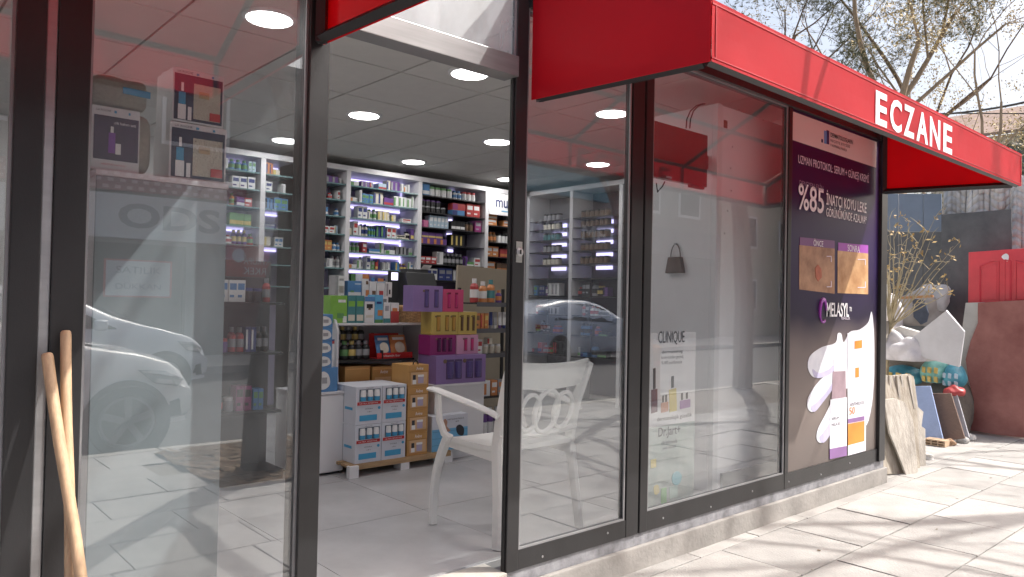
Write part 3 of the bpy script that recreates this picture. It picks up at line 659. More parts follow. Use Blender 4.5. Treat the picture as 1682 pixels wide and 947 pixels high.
def stock(f, x0, x1, z, hmax, where, cols, kinds, depth0=.03, side=False, gap=.10, wmin=.028, wmax=.07):
    x = x0+.012
    while x < x1-.03:
        kind = rn.choice(kinds); c = rn.choice(cols); c2 = rn.choice(['white', 'dark blue', 'red', 'grey', 'green', 'black', 'yellow'] if c != 'white' else ['blue', 'red', 'dark blue', 'grey', 'green', 'orange', 'white'])
        if c2 == c: c2 = 'grey' if c != 'grey' else 'white'
        n = rn.choice([1, 1, 2, 2, 3]); wd = rn.uniform(wmin, wmax); h = min(hmax*rn.uniform(.45, .95), .15)
        if kind == 'jar': wd = .06; h = min(.085, hmax*.8)
        if kind == 'medicine_box' and rn.random() < .18: wd, h, n = rn.uniform(.09, .13), min(.045, hmax*.4), 1
        for q in range(n):
            if x+wd > x1-.01: break
            d = depth0+rn.uniform(0, .03); p = f(x+wd/2, d, z+.0005)
            if side: o = good(kind, c, c2, p.x, p.y, p.z, wd, .09, h, where, rot=-math.pi/2)
            else: o = good(kind, c, c2, p.x, p.y, p.z, wd, .09, h*rn.uniform(.97, 1), where)
            x += wd+.003
        x += rn.choice([0, .004, gap*.35, gap]) if rn.random() < .55 else .004
Z2 = [2.235, 2.075, 1.912, 1.735, 1.567, 1.40, 1.20]
heights = lambda zs, top=2.365: [ (top if k == 0 else zs[k-1]-.012)-z for k, z in enumerate(zs)]
def fill(t, f, x0, x1, zs, where, cols, kinds, side=False, last=None, **kw):
    for k, z in enumerate(zs[:last]):
        stock(f, x0+.03, x1-.03, z, heights(zs)[k]-.01, 'the %s shelf of the %s' % (ORD[k], where), cols, kinds, side=side, **kw)
t, f = bay(3.775-.065-.525, 3.735, Z2, LILAC, 'narrow white shelf bay cut by the dark door post at the back'); fill(t, f, 3.40, 3.735, Z2, 'narrow bay', WCOL, ['medicine_box', 'medicine_box', 'bottle'], last=6, gap=.1)
t, f = bay(3.735, 4.60, Z2, LILAC, 'white shelf bay glowing lilac with medicine boxes, left of the dark bay', lit=(2.365, 2.075, 1.912, 1.735, 1.567, 1.40)); fill(t, f, 3.735, 4.60, Z2, 'lilac lit bay', WCOL, ['medicine_box']*6+['bottle'], gap=.07, wmin=.024, wmax=.055)
# bright uprights of light at the right of the lilac bay
boxes('led_strip', LED, t, [(4.555, 4.565, 4.655, 4.668, 2.09, 2.36), (4.555, 4.565, 4.655, 4.668, 1.42, 1.72)])
Z3 = [2.235, 2.055, 1.89, 1.708, 1.492, 1.32]
t, f = bay(4.60, 5.535, Z3, DARKP, 'dark shelf bay of black and purple packs at the back wall', lit=(), shelf_m=BLACKM)
for (a, z) in ((5.22, 2.36), (5.2, 2.055), (5.2, 1.89), (5.22, 1.705), (5.2, 1.56)): boxes('led_strip', LED, t, [(a, a+.07, 4.655, 4.668, z-.045, z-.016)])
def rowof(kind, c, c2, x0, n, wd, h, z, where, f, y=.04, gap=.004, dp=.09):
    for k in range(n): p = f(x0+k*(wd+gap)+wd/2, y, z+.0005); good(kind, c, c2, p.x, p.y, p.z, wd, dp, h, where)
W3 = lambda k: 'the %s shelf of the dark bay' % ORD[k]
rowof('medicine_box', 'blue', 'white', 4.66, 1, .09, .125, Z3[0], W3(0), f); rowof('jar', 'white', 'green', 4.765, 4, .075, .105, Z3[0], W3(0), f); rowof('bottle', 'white', 'blue', 5.09, 2, .055, .10, Z3[0], W3(0), f); rowof('jar', 'white', 'red', 5.22, 3, .06, .10, Z3[0], W3(0), f)
rowof('jar', 'black', 'grey', 4.645, 5, .066, .068, Z3[1], W3(1), f); rowof('jar', 'black', 'purple', 4.645, 4, .066, .066, Z3[1]+.0695, 'top of the black jars in the dark bay', f)
rowof('medicine_box', 'blue', 'dark blue', 5.07, 1, .17, .06, Z3[1], W3(1), f); rowof('medicine_box', 'red', 'magenta', 5.07, 1, .18, .075, Z3[1]+.0615, 'top of the flat blue box in the dark bay', f); rowof('medicine_box', 'red', 'white', 5.27, 2, .095, .15, Z3[1], W3(1), f)
rowof('medicine_box', 'pink', 'magenta', 4.645, 1, .10, .075, Z3[2], W3(2), f); rowof('medicine_box', 'pale blue', 'white', 4.76, 5, .048, .135, Z3[2], W3(2), f); rowof('medicine_box', 'black', 'white', 5.06, 3, .06, .10, Z3[2], W3(2), f); rowof('jar', 'brown', 'black', 5.26, 2, .06, .10, Z3[2], W3(2), f); rowof('medicine_box', 'magenta', 'grey', 5.40, 1, .09, .13, Z3[2], W3(2), f)
rowof('medicine_box', 'purple', 'orange', 4.645, 4, .085, .065, Z3[3], W3(3), f); rowof('medicine_box', 'purple', 'yellow', 4.66, 3, .09, .06, Z3[3]+.066, 'top of the purple boxes in the dark bay', f); rowof('medicine_box', 'black', 'yellow', 5.06, 3, .06, .13, Z3[3], W3(3), f)
rowof('medicine_box', 'red', 'white', 4.645, 3, .07, .08, Z3[4], W3(4), f); rowof('medicine_box', 'white', 'grey', 4.87, 1, .085, .14, Z3[4], W3(4), f); rowof('bottle', 'black', 'grey', 4.97, 5, .052, .13, Z3[4], W3(4), f); rowof('medicine_box', 'green', 'white', 5.29, 1, .10, .05, Z3[4], W3(4), f); rowof('medicine_box', 'purple', 'black', 5.25, 1, .05, .11, Z3[4], W3(4), f); rowof('medicine_box', 'white', 'red', 5.40, 1, .09, .10, Z3[4], W3(4), f)
rowof('medicine_box', 'white', 'dark blue', 4.66, 3, .07, .12, Z3[5], W3(5), f); rowof('medicine_box', 'dark blue', 'grey', 4.90, 2, .09, .13, Z3[5], W3(5), f); rowof('medicine_box', 'grey', 'white', 5.1, 3, .08, .12, Z3[5], W3(5), f)
Z4 = [1.985, 1.79, 1.62, 1.45, 1.25]
t, f = bay(5.535, 6.10, Z4, DARKP, 'shelf bay of orange boxes under a white header sign, right of the dark bay', shelf_m=BLACKM, last=True)
boxes('sign_board', PWHITE, t, [(5.562, 6.07, 4.34, 4.352, 2.11, 2.365)], bevel=.002)
text('lettering', 'mustela', (5.66, 4.338, 2.20), UX, UZ, .13, NAVY, t, width=.48, bold=.012); boxes('lettering', SER, t, [(5.75, 6.05, 4.337, 4.3395, 2.155, 2.165)])
W4 = lambda k: 'the %s shelf of the orange bay' % ORD[k]
for q in range(2): rowof('medicine_box', 'orange', 'white', 5.575+.25*q, 1 if q == 0 else 2, .15, .075, Z4[0]+.0, W4(0), f)
rowof('medicine_box', 'orange', 'cream', 5.575, 1, .15, .07, Z4[0]+.0765, 'top of the orange box in the orange bay', f)
rowof('bottle', 'brown', 'orange', 5.58, 3, .05, .12, Z4[1], W4(1), f); rowof('jar', 'white', 'black', 5.76, 4, .06, .11, Z4[1], W4(1), f)
rowof('medicine_box', 'orange', 'white', 5.575, 2, .09, .12, Z4[2], W4(2), f); rowof('medicine_box', 'red', 'orange', 5.79, 3, .07, .10, Z4[2], W4(2), f)
rowof('medicine_box', 'orange', 'white', 5.58, 1, .13, .11, Z4[3], W4(3), f); rowof('medicine_box', 'brown', 'orange', 5.74, 3, .07, .10, Z4[3], W4(3), f)
t, f = bay(2.855, 3.185, Z2, LILAC, 'white shelf bay seen through the left pane beside its divider', lit=(2.365, 1.912, 1.567), last=True); fill(t, f, 2.855, 3.185, Z2, 'left pane bay', WCOL, ['medicine_box'], last=5)
t, f = bay(2.28, 2.855, Z2, LILAC, 'white shelf bay seen through the left pane, farthest left', lit=(2.365, 1.735)); fill(t, f, 2.42, 2.855, Z2, 'far left bay', WCOL, ['medicine_box', 'medicine_box', 'bottle'], last=5, gap=.2)
# side wall bays: brown jars with little lights
ZS = [2.06, 1.955, 1.83, 1.69, 1.54, 1.38]
for (a0, a1, lb, wh) in ((3.585, 4.30, 'grey side wall bay with dim jars, left one in the pane right of the doorway', 'dim jar bay'), (2.86, 3.585, 'side wall bay of brown jars in rows, right one in that pane', 'brown jar bay')):
    t, f = bay(a0, a1, ZS, mat('dim_back_panel', (.20, .20, .22), .5) if a0 > 3.5 else DARKP, lb, side=True, shelf_m=BLACKM, lit=(), last=a0 > 3.5)
    for k, z in enumerate(ZS[:5]):
        boxes('led_strip', LED, t, [(6.44, 6.455, a0+.36, a0+.60, z-.055, z-.014)])
        n = 6 if a0 < 3.5 else 4
        rowof('jar', 'brown' if a0 < 3.5 else ['grey', 'cream', 'teal', 'grey', 'cream'][k], 'black' if a0 < 3.5 else 'black', a0+.22 if a0 < 3.5 else a0+.24, n, .066, .082, z, 'the %s shelf of the %s' % (ORD[k], wh), f)
        for o in bpy.context.scene.objects[-n:]: o.rotation_euler = (0, 0, -math.pi/2)
    for k, z in enumerate((1.18, .96, .74, .5)):
        boxes('shelf', BLACKM, t, [(6.155, 6.47, a0+.026, a1-.026, z-.012, z)])
        stock(f, a0+.2, a1-.04, z, .17, 'the %s low shelf of the %s' % (ORD[k], wh), DCOL, ['medicine_box', 'bottle', 'medicine_box'], side=True, gap=.05)
t, f = bay(2.08, 2.86, ZS, DARKP, 'side wall bay seen past the black screen in the wide pane', side=True, shelf_m=BLACKM)
fill(t, f, 2.08, 2.60, ZS[1:], 'bay past the screen', WCOL, ['medicine_box', 'bottle'], side=True, last=4)

# ================================================================== CENTRE DISPLAY
ORB = mat('carton_orange', (.50, .27, .09), .55, 0, .10, 6); CARW = mat('carton_white', (.62, .64, .70), .5, 0, .05, 5); CYAN = mat('carton_cyan', (.06, .34, .58), .4, 0, .1, 8)
def pbox(name, label, cat_, px, y, depth, m, z0=None, group=None, bevel=.002):
    x0, x1, zb, z1 = rect(*px, y)
    if z0 is not None: zb = z0
    t = thing(name, label, cat_, ((x0+x1)/2, y, zb), group)
    boxes('carton', m, t, [(x0, x1, y, y+depth, zb, z1)], bevel=bevel)
    return t, x0, x1, zb, z1
def deco(t, name, m, x0, x1, z0, z1, y, d=.002): return boxes(name, m, t, [(x0, x1, y-d, y-.0003, z0, z1)])
# low pallet stand
PW = mat('pallet_pine', (.42, .28, .15), .7, 0, .25, 8, .2, 60, stretch=(1, 6, 6))
pal = thing('pallet_stand', 'low pine slatted stand with white legs under the cartons', 'stand', (2.70, 1.95, 0))
PY = 1.76
for k in range(4): boxes('slat', PW, pal, [(2.33, 3.12, PY+.02+k*.105, PY+.10+k*.105, .062, .080)], bevel=.002)
boxes('front_rail', PW, pal, [(2.34, 3.11, PY, PY+.0195, .045, .0795)], bevel=.002)
for x in (2.325, 2.71, 3.06): boxes('leg', WHITE, pal, [(x, x+.065, PY+.001, PY+.09, 0, .0615)] if x > 2.5 else [(x, x+.065, PY-.02, PY+.018, 0, .075)], bevel=.002)
# 2 x 2 white cartons
gp = 'white and blue twin pack cartons on the pine stand'
WB = .081
cz = [(WB, WB+.235), (WB+.2365, WB+.472)]
xa = 2.34; XM = [(2.372, 2.56), (2.562, 2.742)]
for r, (z0, z1) in enumerate(cz):
    for c, (x0, x1) in enumerate(XM):
        lb = '%s %s white carton with blue bottles window and red band on the pine stand' % (['lower', 'upper'][r], ['left', 'right'][c])
        t = thing('twin_pack_carton', lb, 'carton', ((x0+x1)/2, PY, z0), gp); y = PY+.004
        boxes('carton', CARW, t, [(x0, x1-.001, y, y+.30, z0, z1)], bevel=.003)
        W, H = x1-x0, z1-z0; L = lambda a: x0+W*a; K = lambda a: z0+H*a
        deco(t, 'window', mat('carton_window_dark', (.10, .12, .15), .3), L(.12), L(.92), K(.62), K(.93), y, .0015)
        for q in range(3):
            cx_ = L(.26+.26*q); b = MB().lathe((cx_, y-.001, K(.635)), [(W*.095, 0), (W*.1, .004), (W*.1, H*.10)], 10); b.build('bottle', CYAN, t, smooth=True)
            MB().lathe((cx_, y-.001, K(.74)), [(W*.1, 0), (W*.1, H*.09), (W*.085, H*.17)], 10).build('bottle_top', PWHITE, t, smooth=True)
        deco(t, 'red_band', REDP, L(.05), L(.93), K(.52), K(.60), y, .003)
        text('lettering', 'ULTRA SENSITIVE', (L(.12), y-.0035, K(.545)), UX, UZ, H*.035, PALE, t, width=W*.7)
        text('lettering', 'HYDRA', (L(.35), y-.0008, K(.40)), UX, UZ, H*.03, TXTD, t, width=W*.28); text('lettering', '2 x 500 ml', (L(.42), y-.0008, K(.32)), UX, UZ, H*.03, TXTD, t, width=W*.16)
        deco(t, 'blue_label', CYAN, L(.14), L(.80), K(.10), K(.25), y)
        MB().lathe((L(.88), y-.0003, K(.42)), [(W*.05, 0), (W*.05, .002)], 12, (0, -1, 0)).build('badge', CYAN, t)
        if c == 0:
            boxes('side_print', CYAN, t, [(x0-.002, x0-.0003, y+.04+q*.13, y+.13+q*.13, K(.38), K(.45)) for q in range(2)])
            boxes('side_print', mat('print_seam_grey', (.34, .36, .40), .5), t, [(x0-.0015, x0-.0003, y+.147, y+.151, z0+.004, z1-.004)])
        text('lettering', 'CeraVil', (L(.38), y-.0008, K(.945)), UX, UZ, H*.03, TXTD, t, width=W*.25)
# stack of orange cartons
zt = WB
for k in range(4):
    x0, x1 = 2.757, 2.918; y = PY+.01; h = .147; z0 = zt
    t = thing('orange_carton', ['bottom', 'second from bottom', 'third from bottom', 'top'][k]+' orange carton of the four stacked right of the white cartons', 'carton', ((x0+x1)/2, y, z0), 'orange skin care cartons stacked on the pine stand')
    boxes('carton', ORB, t, [(x0, x1, y, y+.20, z0, z0+h)], bevel=.0025)
    deco(t, 'window', mat('carton_peach', (.62, .40, .22), .4), x0+.02, x1-.012, z0+.018, z0+.098, y)
    deco(t, 'bottle_print', TXTD, x0+.034, x0+.056, z0+.05, z0+.082, y, .003); deco(t, 'bottle_print', PWHITE, x0+.032, x0+.060, z0+.022, z0+.05, y, .003)
    deco(t, 'jar_print', mat('print_lavender', (.42, .36, .50), .4), x0+.075, x0+.118, z0+.026, z0+.068, y, .003); deco(t, 'lid_print', PWHITE, x0+.073, x0+.12, z0+.068, z0+.082, y, .003)
    deco(t, 'slot', mat('slot_brown', (.22, .10, .03), .6), x0, x1, z0+.1015, z0+.1035, y, .001)
    text('lettering', 'Avène', (x0+.06, y-.0008, z0+.113), UX, UZ, .022, PALE, t, width=.055)
    if k == 3: MB().tube([Vector((x0+.075+.02*math.cos(q), y+.03, z0+h-.004+.03*math.sin(q))) for q in [math.pi*j/8 for j in range(9)]], .004, 6).build('handle', BLACKM, t)
    zt += h+.001
# blue and white carton at the right end of the stand
x0, x1, _, z1 = rect(709, 681, 768, 750, PY+.02); z0 = WB; y = PY+.02
t = thing('printed_carton', 'pale blue and white carton with two portraits right of the orange stack', 'carton', ((x0+x1)/2, y, z0))
boxes('carton', CARW, t, [(x0+.002, x1, y, y+.2, z0, z1)], bevel=.003)
deco(t, 'blue_print', mat('print_sky', (.16, .42, .66), .4, 0, .1, 6), x0+.002, x1-.002, z0+.002, z0+(z1-z0)*.62, y)
PSK = mat('print_skin', (.48, .26, .18), .5); 
MB().slab([at(a, b, y-.003) for a, b in blob([(722, 706), (727, 700), (729, 690), (732, 688), (735, 693), (734, 700), (740, 707), (730, 710)], 3)], (0, .0015, 0)).build('portrait_print', PSK, t)
MB().slab([at(a, b, y-.003) for a, b in blob([(750, 700), (756, 697), (762, 703), (761, 714), (754, 714), (750, 708)], 3)], (0, .0015, 0)).build('portrait_print', TXTD, t)
text('lettering', 'NEMLENDİRİCİ', (at(735, 690, y).x, y-.001, at(735, 690, y).z), UX, UZ, .012, TXTD, t, width=.14); text('lettering', 'SET', (at(748, 693, y).x, y-.001, at(735, 694.5, y).z), UX, UZ, .010, TXTD, t, width=.03)
boxes('crease', mat('print_crease', (.10, .28, .46), .5), t, [(x0+.004, x1-.004, y-.0026, y-.0022, z0+q, z0+q+.003) for q in (.04, .085, .13)])

# white gondola behind
GY = 2.12
g = thing('gondola', 'white display gondola with black shelf and curved left side behind the cartons', 'shelving', (2.78, GY+.2, 0))
gx0, gx1 = 2.44, 3.18
sp = [(GY-.03, .0), (GY+.36, .0), (GY+.36, 1.0), (GY+.30, 1.0), (GY+.10, .985), (GY+.03, .95), (GY-.0, .89), (GY-.005, .60), (GY-.03, .45)]
MB().slab([(gx0-.015, a, b) for a, b in sp], (.014, 0, 0)).build('side_panel', SHELFW, g)
boxes('back_panel', SHELFW, g, [(gx0, gx1, GY+.34, GY+.36, .05, .918)]); boxes('side_panel', SHELFW, g, [(gx1-.015, gx1, GY+.02, GY+.339, 0, .918)])
boxes('shelf', BLACKM, g, [(gx0, gx0+.60, GY, GY+.335, .674, .686)]); boxes('base_shelf', SHELFW, g, [(gx0, gx1-.016, GY, GY+.338, .20, .25)])
boxes('top_shelf', SHELFW, g, [(gx0, gx1, GY+.0, GY+.36, .919, .933)], bevel=.002)
boxes('slot', BLACKM, g, [(2.89, 2.905, GY+.336, GY+.3395, .75, .83), (2.885, 2.91, GY+.336, GY+.3395, .835, .85), (2.79, 2.795, GY+.02, GY+.05, .687, .745)])
boxes('riser_shelf', SHELFW, g, [(gx0, gx0+.50, GY+.20, GY+.36, 1.10, 1.112)]); boxes('riser', SHELFW, g, [(gx0, gx0+.012, GY+.2, GY+.36, .934, 1.0995), (gx0+.488, gx0+.50, GY+.2, GY+.36, .934, 1.0995)])
# orange cartons on the gondola base, showing above the white cartons
for px, lb in (((566, 601, 607, 690), 'plain orange carton behind the white cartons, left one'), ((611, 601, 645, 690), 'orange carton with script name behind the white cartons, right one')):
    t, x0, x1, z0, z1 = pbox('orange_carton', lb, 'carton', px, GY+.02, .2, ORB, z0=.2505)
    deco(t, 'panel', mat('carton_pale_orange', (.66, .38, .14), .5), x0+.012, x1-.012, z1-.022, z1-.016, GY+.02)
    if 'script' in lb: text('lettering', 'Avène', (x0+.06, GY+.0185, z1-.05), UX, UZ, .025, PALE, t, width=.06); deco(t, 'window', mat('carton_peach', (1, 1, 1)), x0+.02, x1-.02, z1-.13, z1-.075, GY+.02)
# goods along the top row and the riser
def pk(name, label, cat_, px, y, dp, base, z0, parts=(), grp=None):
    t, x0, x1, zb, z1 = pbox(name, label, cat_, px, y, dp, gm(base) if isinstance(base, str) else base, z0=z0, group=grp, bevel=.0015)
    W, H = x1-x0, z1-zb
    t.rotation_euler.z = rn.uniform(-.035, .035)
    for nm, c, a, b, d, e in parts:
        deco(t, nm, gm(c) if isinstance(c, str) else c, x0+W*a, x0+W*b, zb+H*d, zb+H*e, y)
    return t, x0, x1, zb, z1
LIME = mat('pack_lime', (.20, .42, .07), .4, 0, .1, 20); SKYB = mat('pack_sky', (.12, .38, .60), .4, 0, .1, 20)
ZT, TY = .9335, GY+.05
pk('supplement_box', 'lime green carton at the left end of the top row', 'carton', (543, 485, 570, 530), TY, .1, LIME, ZT, [('label', 'white', .45, .9, .75, .85), ('label', 'green', .4, .8, .18, .36), ('label', 'white', .75, .98, .02, .25)])
pk('supplement_box', 'dark teal carton with lime labels, left of the two teal ones', 'carton', (571, 485, 584, 528), TY, .1, 'teal', ZT, [('label', LIME, .1, .9, .60, .80), ('label', 'cream', .1, .9, .08, .30)])
pk('supplement_box', 'dark teal carton with lime labels, right of the two teal ones', 'carton', (585, 485, 598, 528), TY, .1, 'teal', ZT, [('label', LIME, .1, .9, .60, .80), ('label', 'cream', .1, .9, .08, .30)])
pk('supplement_box', 'white carton with dark round emblem and blue top in the top row', 'carton', (599, 487, 615, 529), TY, .1, 'white', ZT, [('label', 'blue', 0, 1, .82, 1), ('emblem', 'black', .2, .8, .56, .72), ('emblem', 'brown', .38, .62, .5, .58), ('label', 'cream', .15, .85, .2, .3)])
pk('supplement_box', 'tall sky blue carton with orange picture in the top row', 'carton', (616, 484, 629, 530), TY, .1, SKYB, ZT, [('label', 'dark blue', .2, .8, .68, .76), ('picture', 'orange', .35, .95, .26, .46), ('label', 'green', 0, 1, 0, .12)])
pk('supplement_box', 'short white and navy carton right of the sky blue one', 'carton', (630, 497, 641, 530), TY, .1, 'white', ZT, [('label', 'grey', .25, .75, .6, .85), ('label', 'teal', 0, 1, 0, .22)])
pk('supplement_box', 'short white and red carton touching the wicker basket', 'carton', (642, 497, 655, 530), TY, .1, 'white', ZT, [('label', 'red', 0, 1, 0, .58), ('label', 'orange', .2, .8, .58, .74)])
ZR, RY = 1.1125, GY+.22
pk('supplement_box', 'grey and white carton with a plant picture at the left of the riser', 'carton', (551, 452, 566, 484), RY, .09, 'grey', ZR, [('label', 'white', .3, .98, .02, .98), ('picture', 'cream', .4, .9, .15, .5), ('label', 'grey', .4, .9, .75, .85)])
pk('supplement_box', 'wide blue carton with white hills on the riser', 'carton', (571, 461, 594, 485), RY, .09, 'blue', ZR, [('picture', 'white', .05, .95, .02, .28), ('label', 'pale blue', .5, .95, .76, .86), ('picture', 'green', .2, .45, .26, .38)])
pk('supplement_box', 'tall white carton with orange top on the riser', 'carton', (595, 450, 606, 485), RY, .09, 'white', ZR, [('label', 'orange', 0, 1, .80, 1), ('picture', 'orange', .55, 1, .05, .3), ('label', 'brown', .55, .9, .55, .7)])
pk('supplement_box', 'white carton with brown picture on the riser', 'carton', (607, 462, 618, 485), RY, .09, 'white', ZR, [('label', 'blue', .2, .7, 1.0, 1.25), ('picture', 'brown', .4, .9, .08, .4)])
pk('supplement_box', 'white carton with red leaves picture on the riser', 'carton', (619, 462, 632, 485), RY, .09, 'white', ZR, [('label', 'pale blue', 0, 1, .9, 1), ('picture', 'red', .3, .8, .05, .4), ('label', 'orange', .1, .8, 1.0, 1.2)])
pk('supplement_box', 'pale grey carton with two strips at the right end of the riser', 'carton', (633, 463, 644, 485), RY, .09, 'white', ZR, [('label', 'grey', .15, .4, .1, .9), ('picture', 'black', .55, .75, .2, .5)])
# dark cans and the snack tray on the black shelf
ZS_ = .6865
can = [(571, 'white'), (579, 'black'), (589, 'black'), (600, 'black'), (610, 'black')]
for k, (px, c) in enumerate(can):
    a = at(px, 560, GY+.08); good('bottle', c, 'yellow' if k % 2 else 'grey', a.x, GY+.20, ZS_+.105, .05, .05, .11, '', label='%s can, number' % c and ['pale slim can at the left of the rear row on the black shelf', 'black can second in the rear row on the black shelf', 'black can in the middle of the rear row on the black shelf', 'black can fourth in the rear row on the black shelf', 'black can last in the rear row by the white panel'][k], group='slim cans on the black shelf')
boxes('step', SHELFW, g, [(gx0+.001, gx0+.27, GY+.17, GY+.33, .687, .7905)])
for k, px in enumerate((570, 582, 593, 605)):
    a = at(px, 575, GY+.05); good('bottle', 'black', ['green', 'yellow', 'grey', 'grey'][k], a.x, GY+.06, ZS_+.0005, .058, .058, .125, '', label=['black can with green foot at the front left of the black shelf', 'black can with yellow label in the front row', 'black can with grey label third in the front row', 'black can at the right of the front row by the red tray'][k], group='slim cans on the black shelf')
x0, x1, _, _ = rect(618, 580, 676, 590, GY+.04)
t = thing('snack_tray', 'red counter tray holding blue and orange snack bags', 'tray', ((x0+x1)/2, GY+.04, ZS_))
boxes('front_lip', REDP, t, [(x0, x1, GY+.03, GY+.034, ZS_, ZS_+.04)]); boxes('tray_base', REDP, t, [(x0, x1, GY+.0345, GY+.14, ZS_, ZS_+.004)]); boxes('rear_lip', REDP, t, [(x0, x1-.05, GY+.14, GY+.144, ZS_, ZS_+.17)])
text('lettering', 'vitamin bar', (x0+.05, GY+.0295, ZS_+.012), UX, UZ, .016, PALE, t, width=.14)
for px, c, lb in (((618, 551, 641, 581), 'blue', 'blue snack bag leaning in the red tray'), ((642, 550, 668, 581), 'orange', 'orange snack bag leaning in the red tray')):
    a0, a1, b0, b1 = rect(*px, GY+.07); b0 = ZS_+.006
    m = MB(); n = 5
    for i in range(n):
        for j in range(n):
            P = lambda i, j, s: Vector((a0+(a1-a0)*i/n, GY+.05+(b0+(b1-b0)*j/n-b0)*.35+s*.016*math.sin(math.pi*i/n)*math.sin(math.pi*j/n), b0+(b1-b0)*j/n))
            m.quad((P(i, j, -1), P(i+1, j, -1), P(i+1, j+1, -1), P(i, j+1, -1))); m.quad((P(i, j, 1), P(i, j+1, 1), P(i+1, j+1, 1), P(i+1, j, 1)))
    sb = tag(m.build('snack_bag', gm(c), smooth=True), lb, 'snack bag')
    MB().slab([Vector((a0+(a1-a0)*u_, GY+.05+(b1-b0)*v_*.35-.019, b0+(b1-b0)*v_)) for u_, v_ in blob([(.25, .3), (.5, .2), (.78, .32), (.75, .6), (.5, .7), (.22, .58)], 3)], (0, .002, 0)).build('picture', gm('cream'), sb)
    MB().slab([Vector((a0+(a1-a0)*u_, GY+.05+(b1-b0)*v_*.35-.012, b0+(b1-b0)*v_)) for u_, v_ in ((.15, .78), (.85, .78), (.85, .9), (.15, .9))], (0, .002, 0)).build('name_band', gm('white'), sb)
# wicker basket
WICK = mat('wicker', (.50, .31, .15), .7, 0, .4, 40, .8, 120)
a, c = at(653, 503, GY+.12), at(706, 503, GY+.12); cxb = (a.x+c.x)/2; rb = (c.x-a.x)/2; hb = .115
bk = thing('wicker_basket', 'round brown wicker basket at the right end of the top shelf', 'basket', (cxb, GY+.14, ZT))
b = MB()
for k in range(11):
    z = ZT+.006+k*hb/11; r = rb*(.70+.30*k/10); ph = k*math.pi/12
    b.tube([Vector((cxb+(r+.004*((q+k) % 2*2-1))*math.cos(2*math.pi*q/24), GY+.14+(r+.004*((q+k) % 2*2-1))*.72*math.sin(2*math.pi*q/24), z)) for q in range(25)], .0062, 5, False)
b.build('weave', WICK, bk, smooth=True)
b = MB()
for q in range(24): b.tube([(cxb+rb*.70*math.cos(2*math.pi*q/24), GY+.14+rb*.5*math.sin(2*math.pi*q/24), ZT+.003), (cxb+rb*math.cos(2*math.pi*q/24), GY+.14+rb*.72*math.sin(2*math.pi*q/24), ZT+hb)], .005, 5)
b.build('stakes', WICK, bk, smooth=True)
MB().tube([Vector((cxb+rb*1.02*math.cos(2*math.pi*q/24), GY+.14+rb*.74*math.sin(2*math.pi*q/24), ZT+hb)) for q in range(25)], .010, 6, False).build('rim', WICK, bk, smooth=True)
MB().lathe((cxb, GY+.14, ZT+.001), [(rb*.5, 0), (rb*.5, .004)], 20).build('bottom', WICK, bk)

# left: low white cabinet with blue packs
lc = thing('low_cabinet', 'low white cabinet beside the door post, left of the cartons', 'cabinet', (2.29, 1.95, 0))
boxes('carcass', WHITE, lc, [(2.10, 2.378, 1.93, 2.30, .012, .500)], bevel=.003); boxes('door', WHITE, lc, [(2.102, 2.376, 1.915, 1.929, .02, .497)], bevel=.003)
boxes('kick', BLACKM, lc, [(2.11, 2.37, 1.95, 2.29, 0, .0115)]); boxes('top_panel', SHELFW, lc, [(2.095, 2.383, 1.91, 2.30, .5005, .515)], bevel=.002)
zz = .5155
for k in range(5):
    t = thing('blue_pack', ['lowest and largest', 'second', 'third', 'fourth', 'topmost'][k]+' blue and white pack in the pile on the low cabinet', 'carton', (2.23, 1.95, zz), 'blue packs piled on the low white cabinet')
    h = .15 if k == 0 else .082
    boxes('carton', gm('blue'), t, [(2.12, 2.335 if k == 0 else 2.29, 1.93, 2.1, zz, zz+h)], bevel=.002)
    MB().slab([Vector((2.19+u_*.1, 1.928, zz+v_*h)) for u_, v_ in blob([(.1, .2), (.5, .1), (.9, .3), (.8, .7), (.4, .85), (.15, .6)], 3)], (0, .0015, 0)).build('picture', gm('white'), t)
    deco(t, 'picture', gm('grey'), 2.225, 2.26, zz+h*.35, zz+h*.6, 1.9278, .001)
    zz += h+.001
t, x0, x1, z0, z1 = pk('slim_box', 'slim white and red carton right of the blue packs', 'carton', (539, 557, 549, 590), 1.94, .06, 'white', None, [('label', 'red', 0, 1, .78, .92), ('label', 'dark blue', 0, 1, .92, 1)], None)
t.location.z += 0
boxes('stand', gm('white'), t, [(x0+.002, x1-.002, 1.945, 2.0, .5155, z0-.0005)])

# right: white plinth with coloured gift boxes
QY = 1.82
pl = thing('display_plinth', 'white display plinth under the big lilac gift box', 'plinth', (3.2, QY+.2, 0))
x0, x1, _, z1 = rect(722, 629, 799, 700, QY); PZT = z1
boxes('body', WHITE, pl, [(x0-.02, x1, QY+.03, QY+.42, 0, z1-.016)], bevel=.003); boxes('top_panel', SHELFW, pl, [(x0-.06, x1+.01, QY-.0, QY+.43, z1-.0155, z1)], bevel=.002)
LILB = mat('gift_box_lilac', (.25, .16, .37), .4, 0, .1, 5); MAGB = mat('gift_box_magenta', (.24, .015, .14), .4, 0, .1, 5); PNKB = mat('gift_box_pink', (.50, .10, .26), .4, 0, .1, 5); YELB = mat('gift_box_yellow', (.50, .37, .10), .4, 0, .1, 5); RPKB = mat('gift_box_rose', (.52, .06, .16), .4, 0, .1, 5); PALEP = mat('gift_box_pale_pink', (.56, .28, .42), .4)
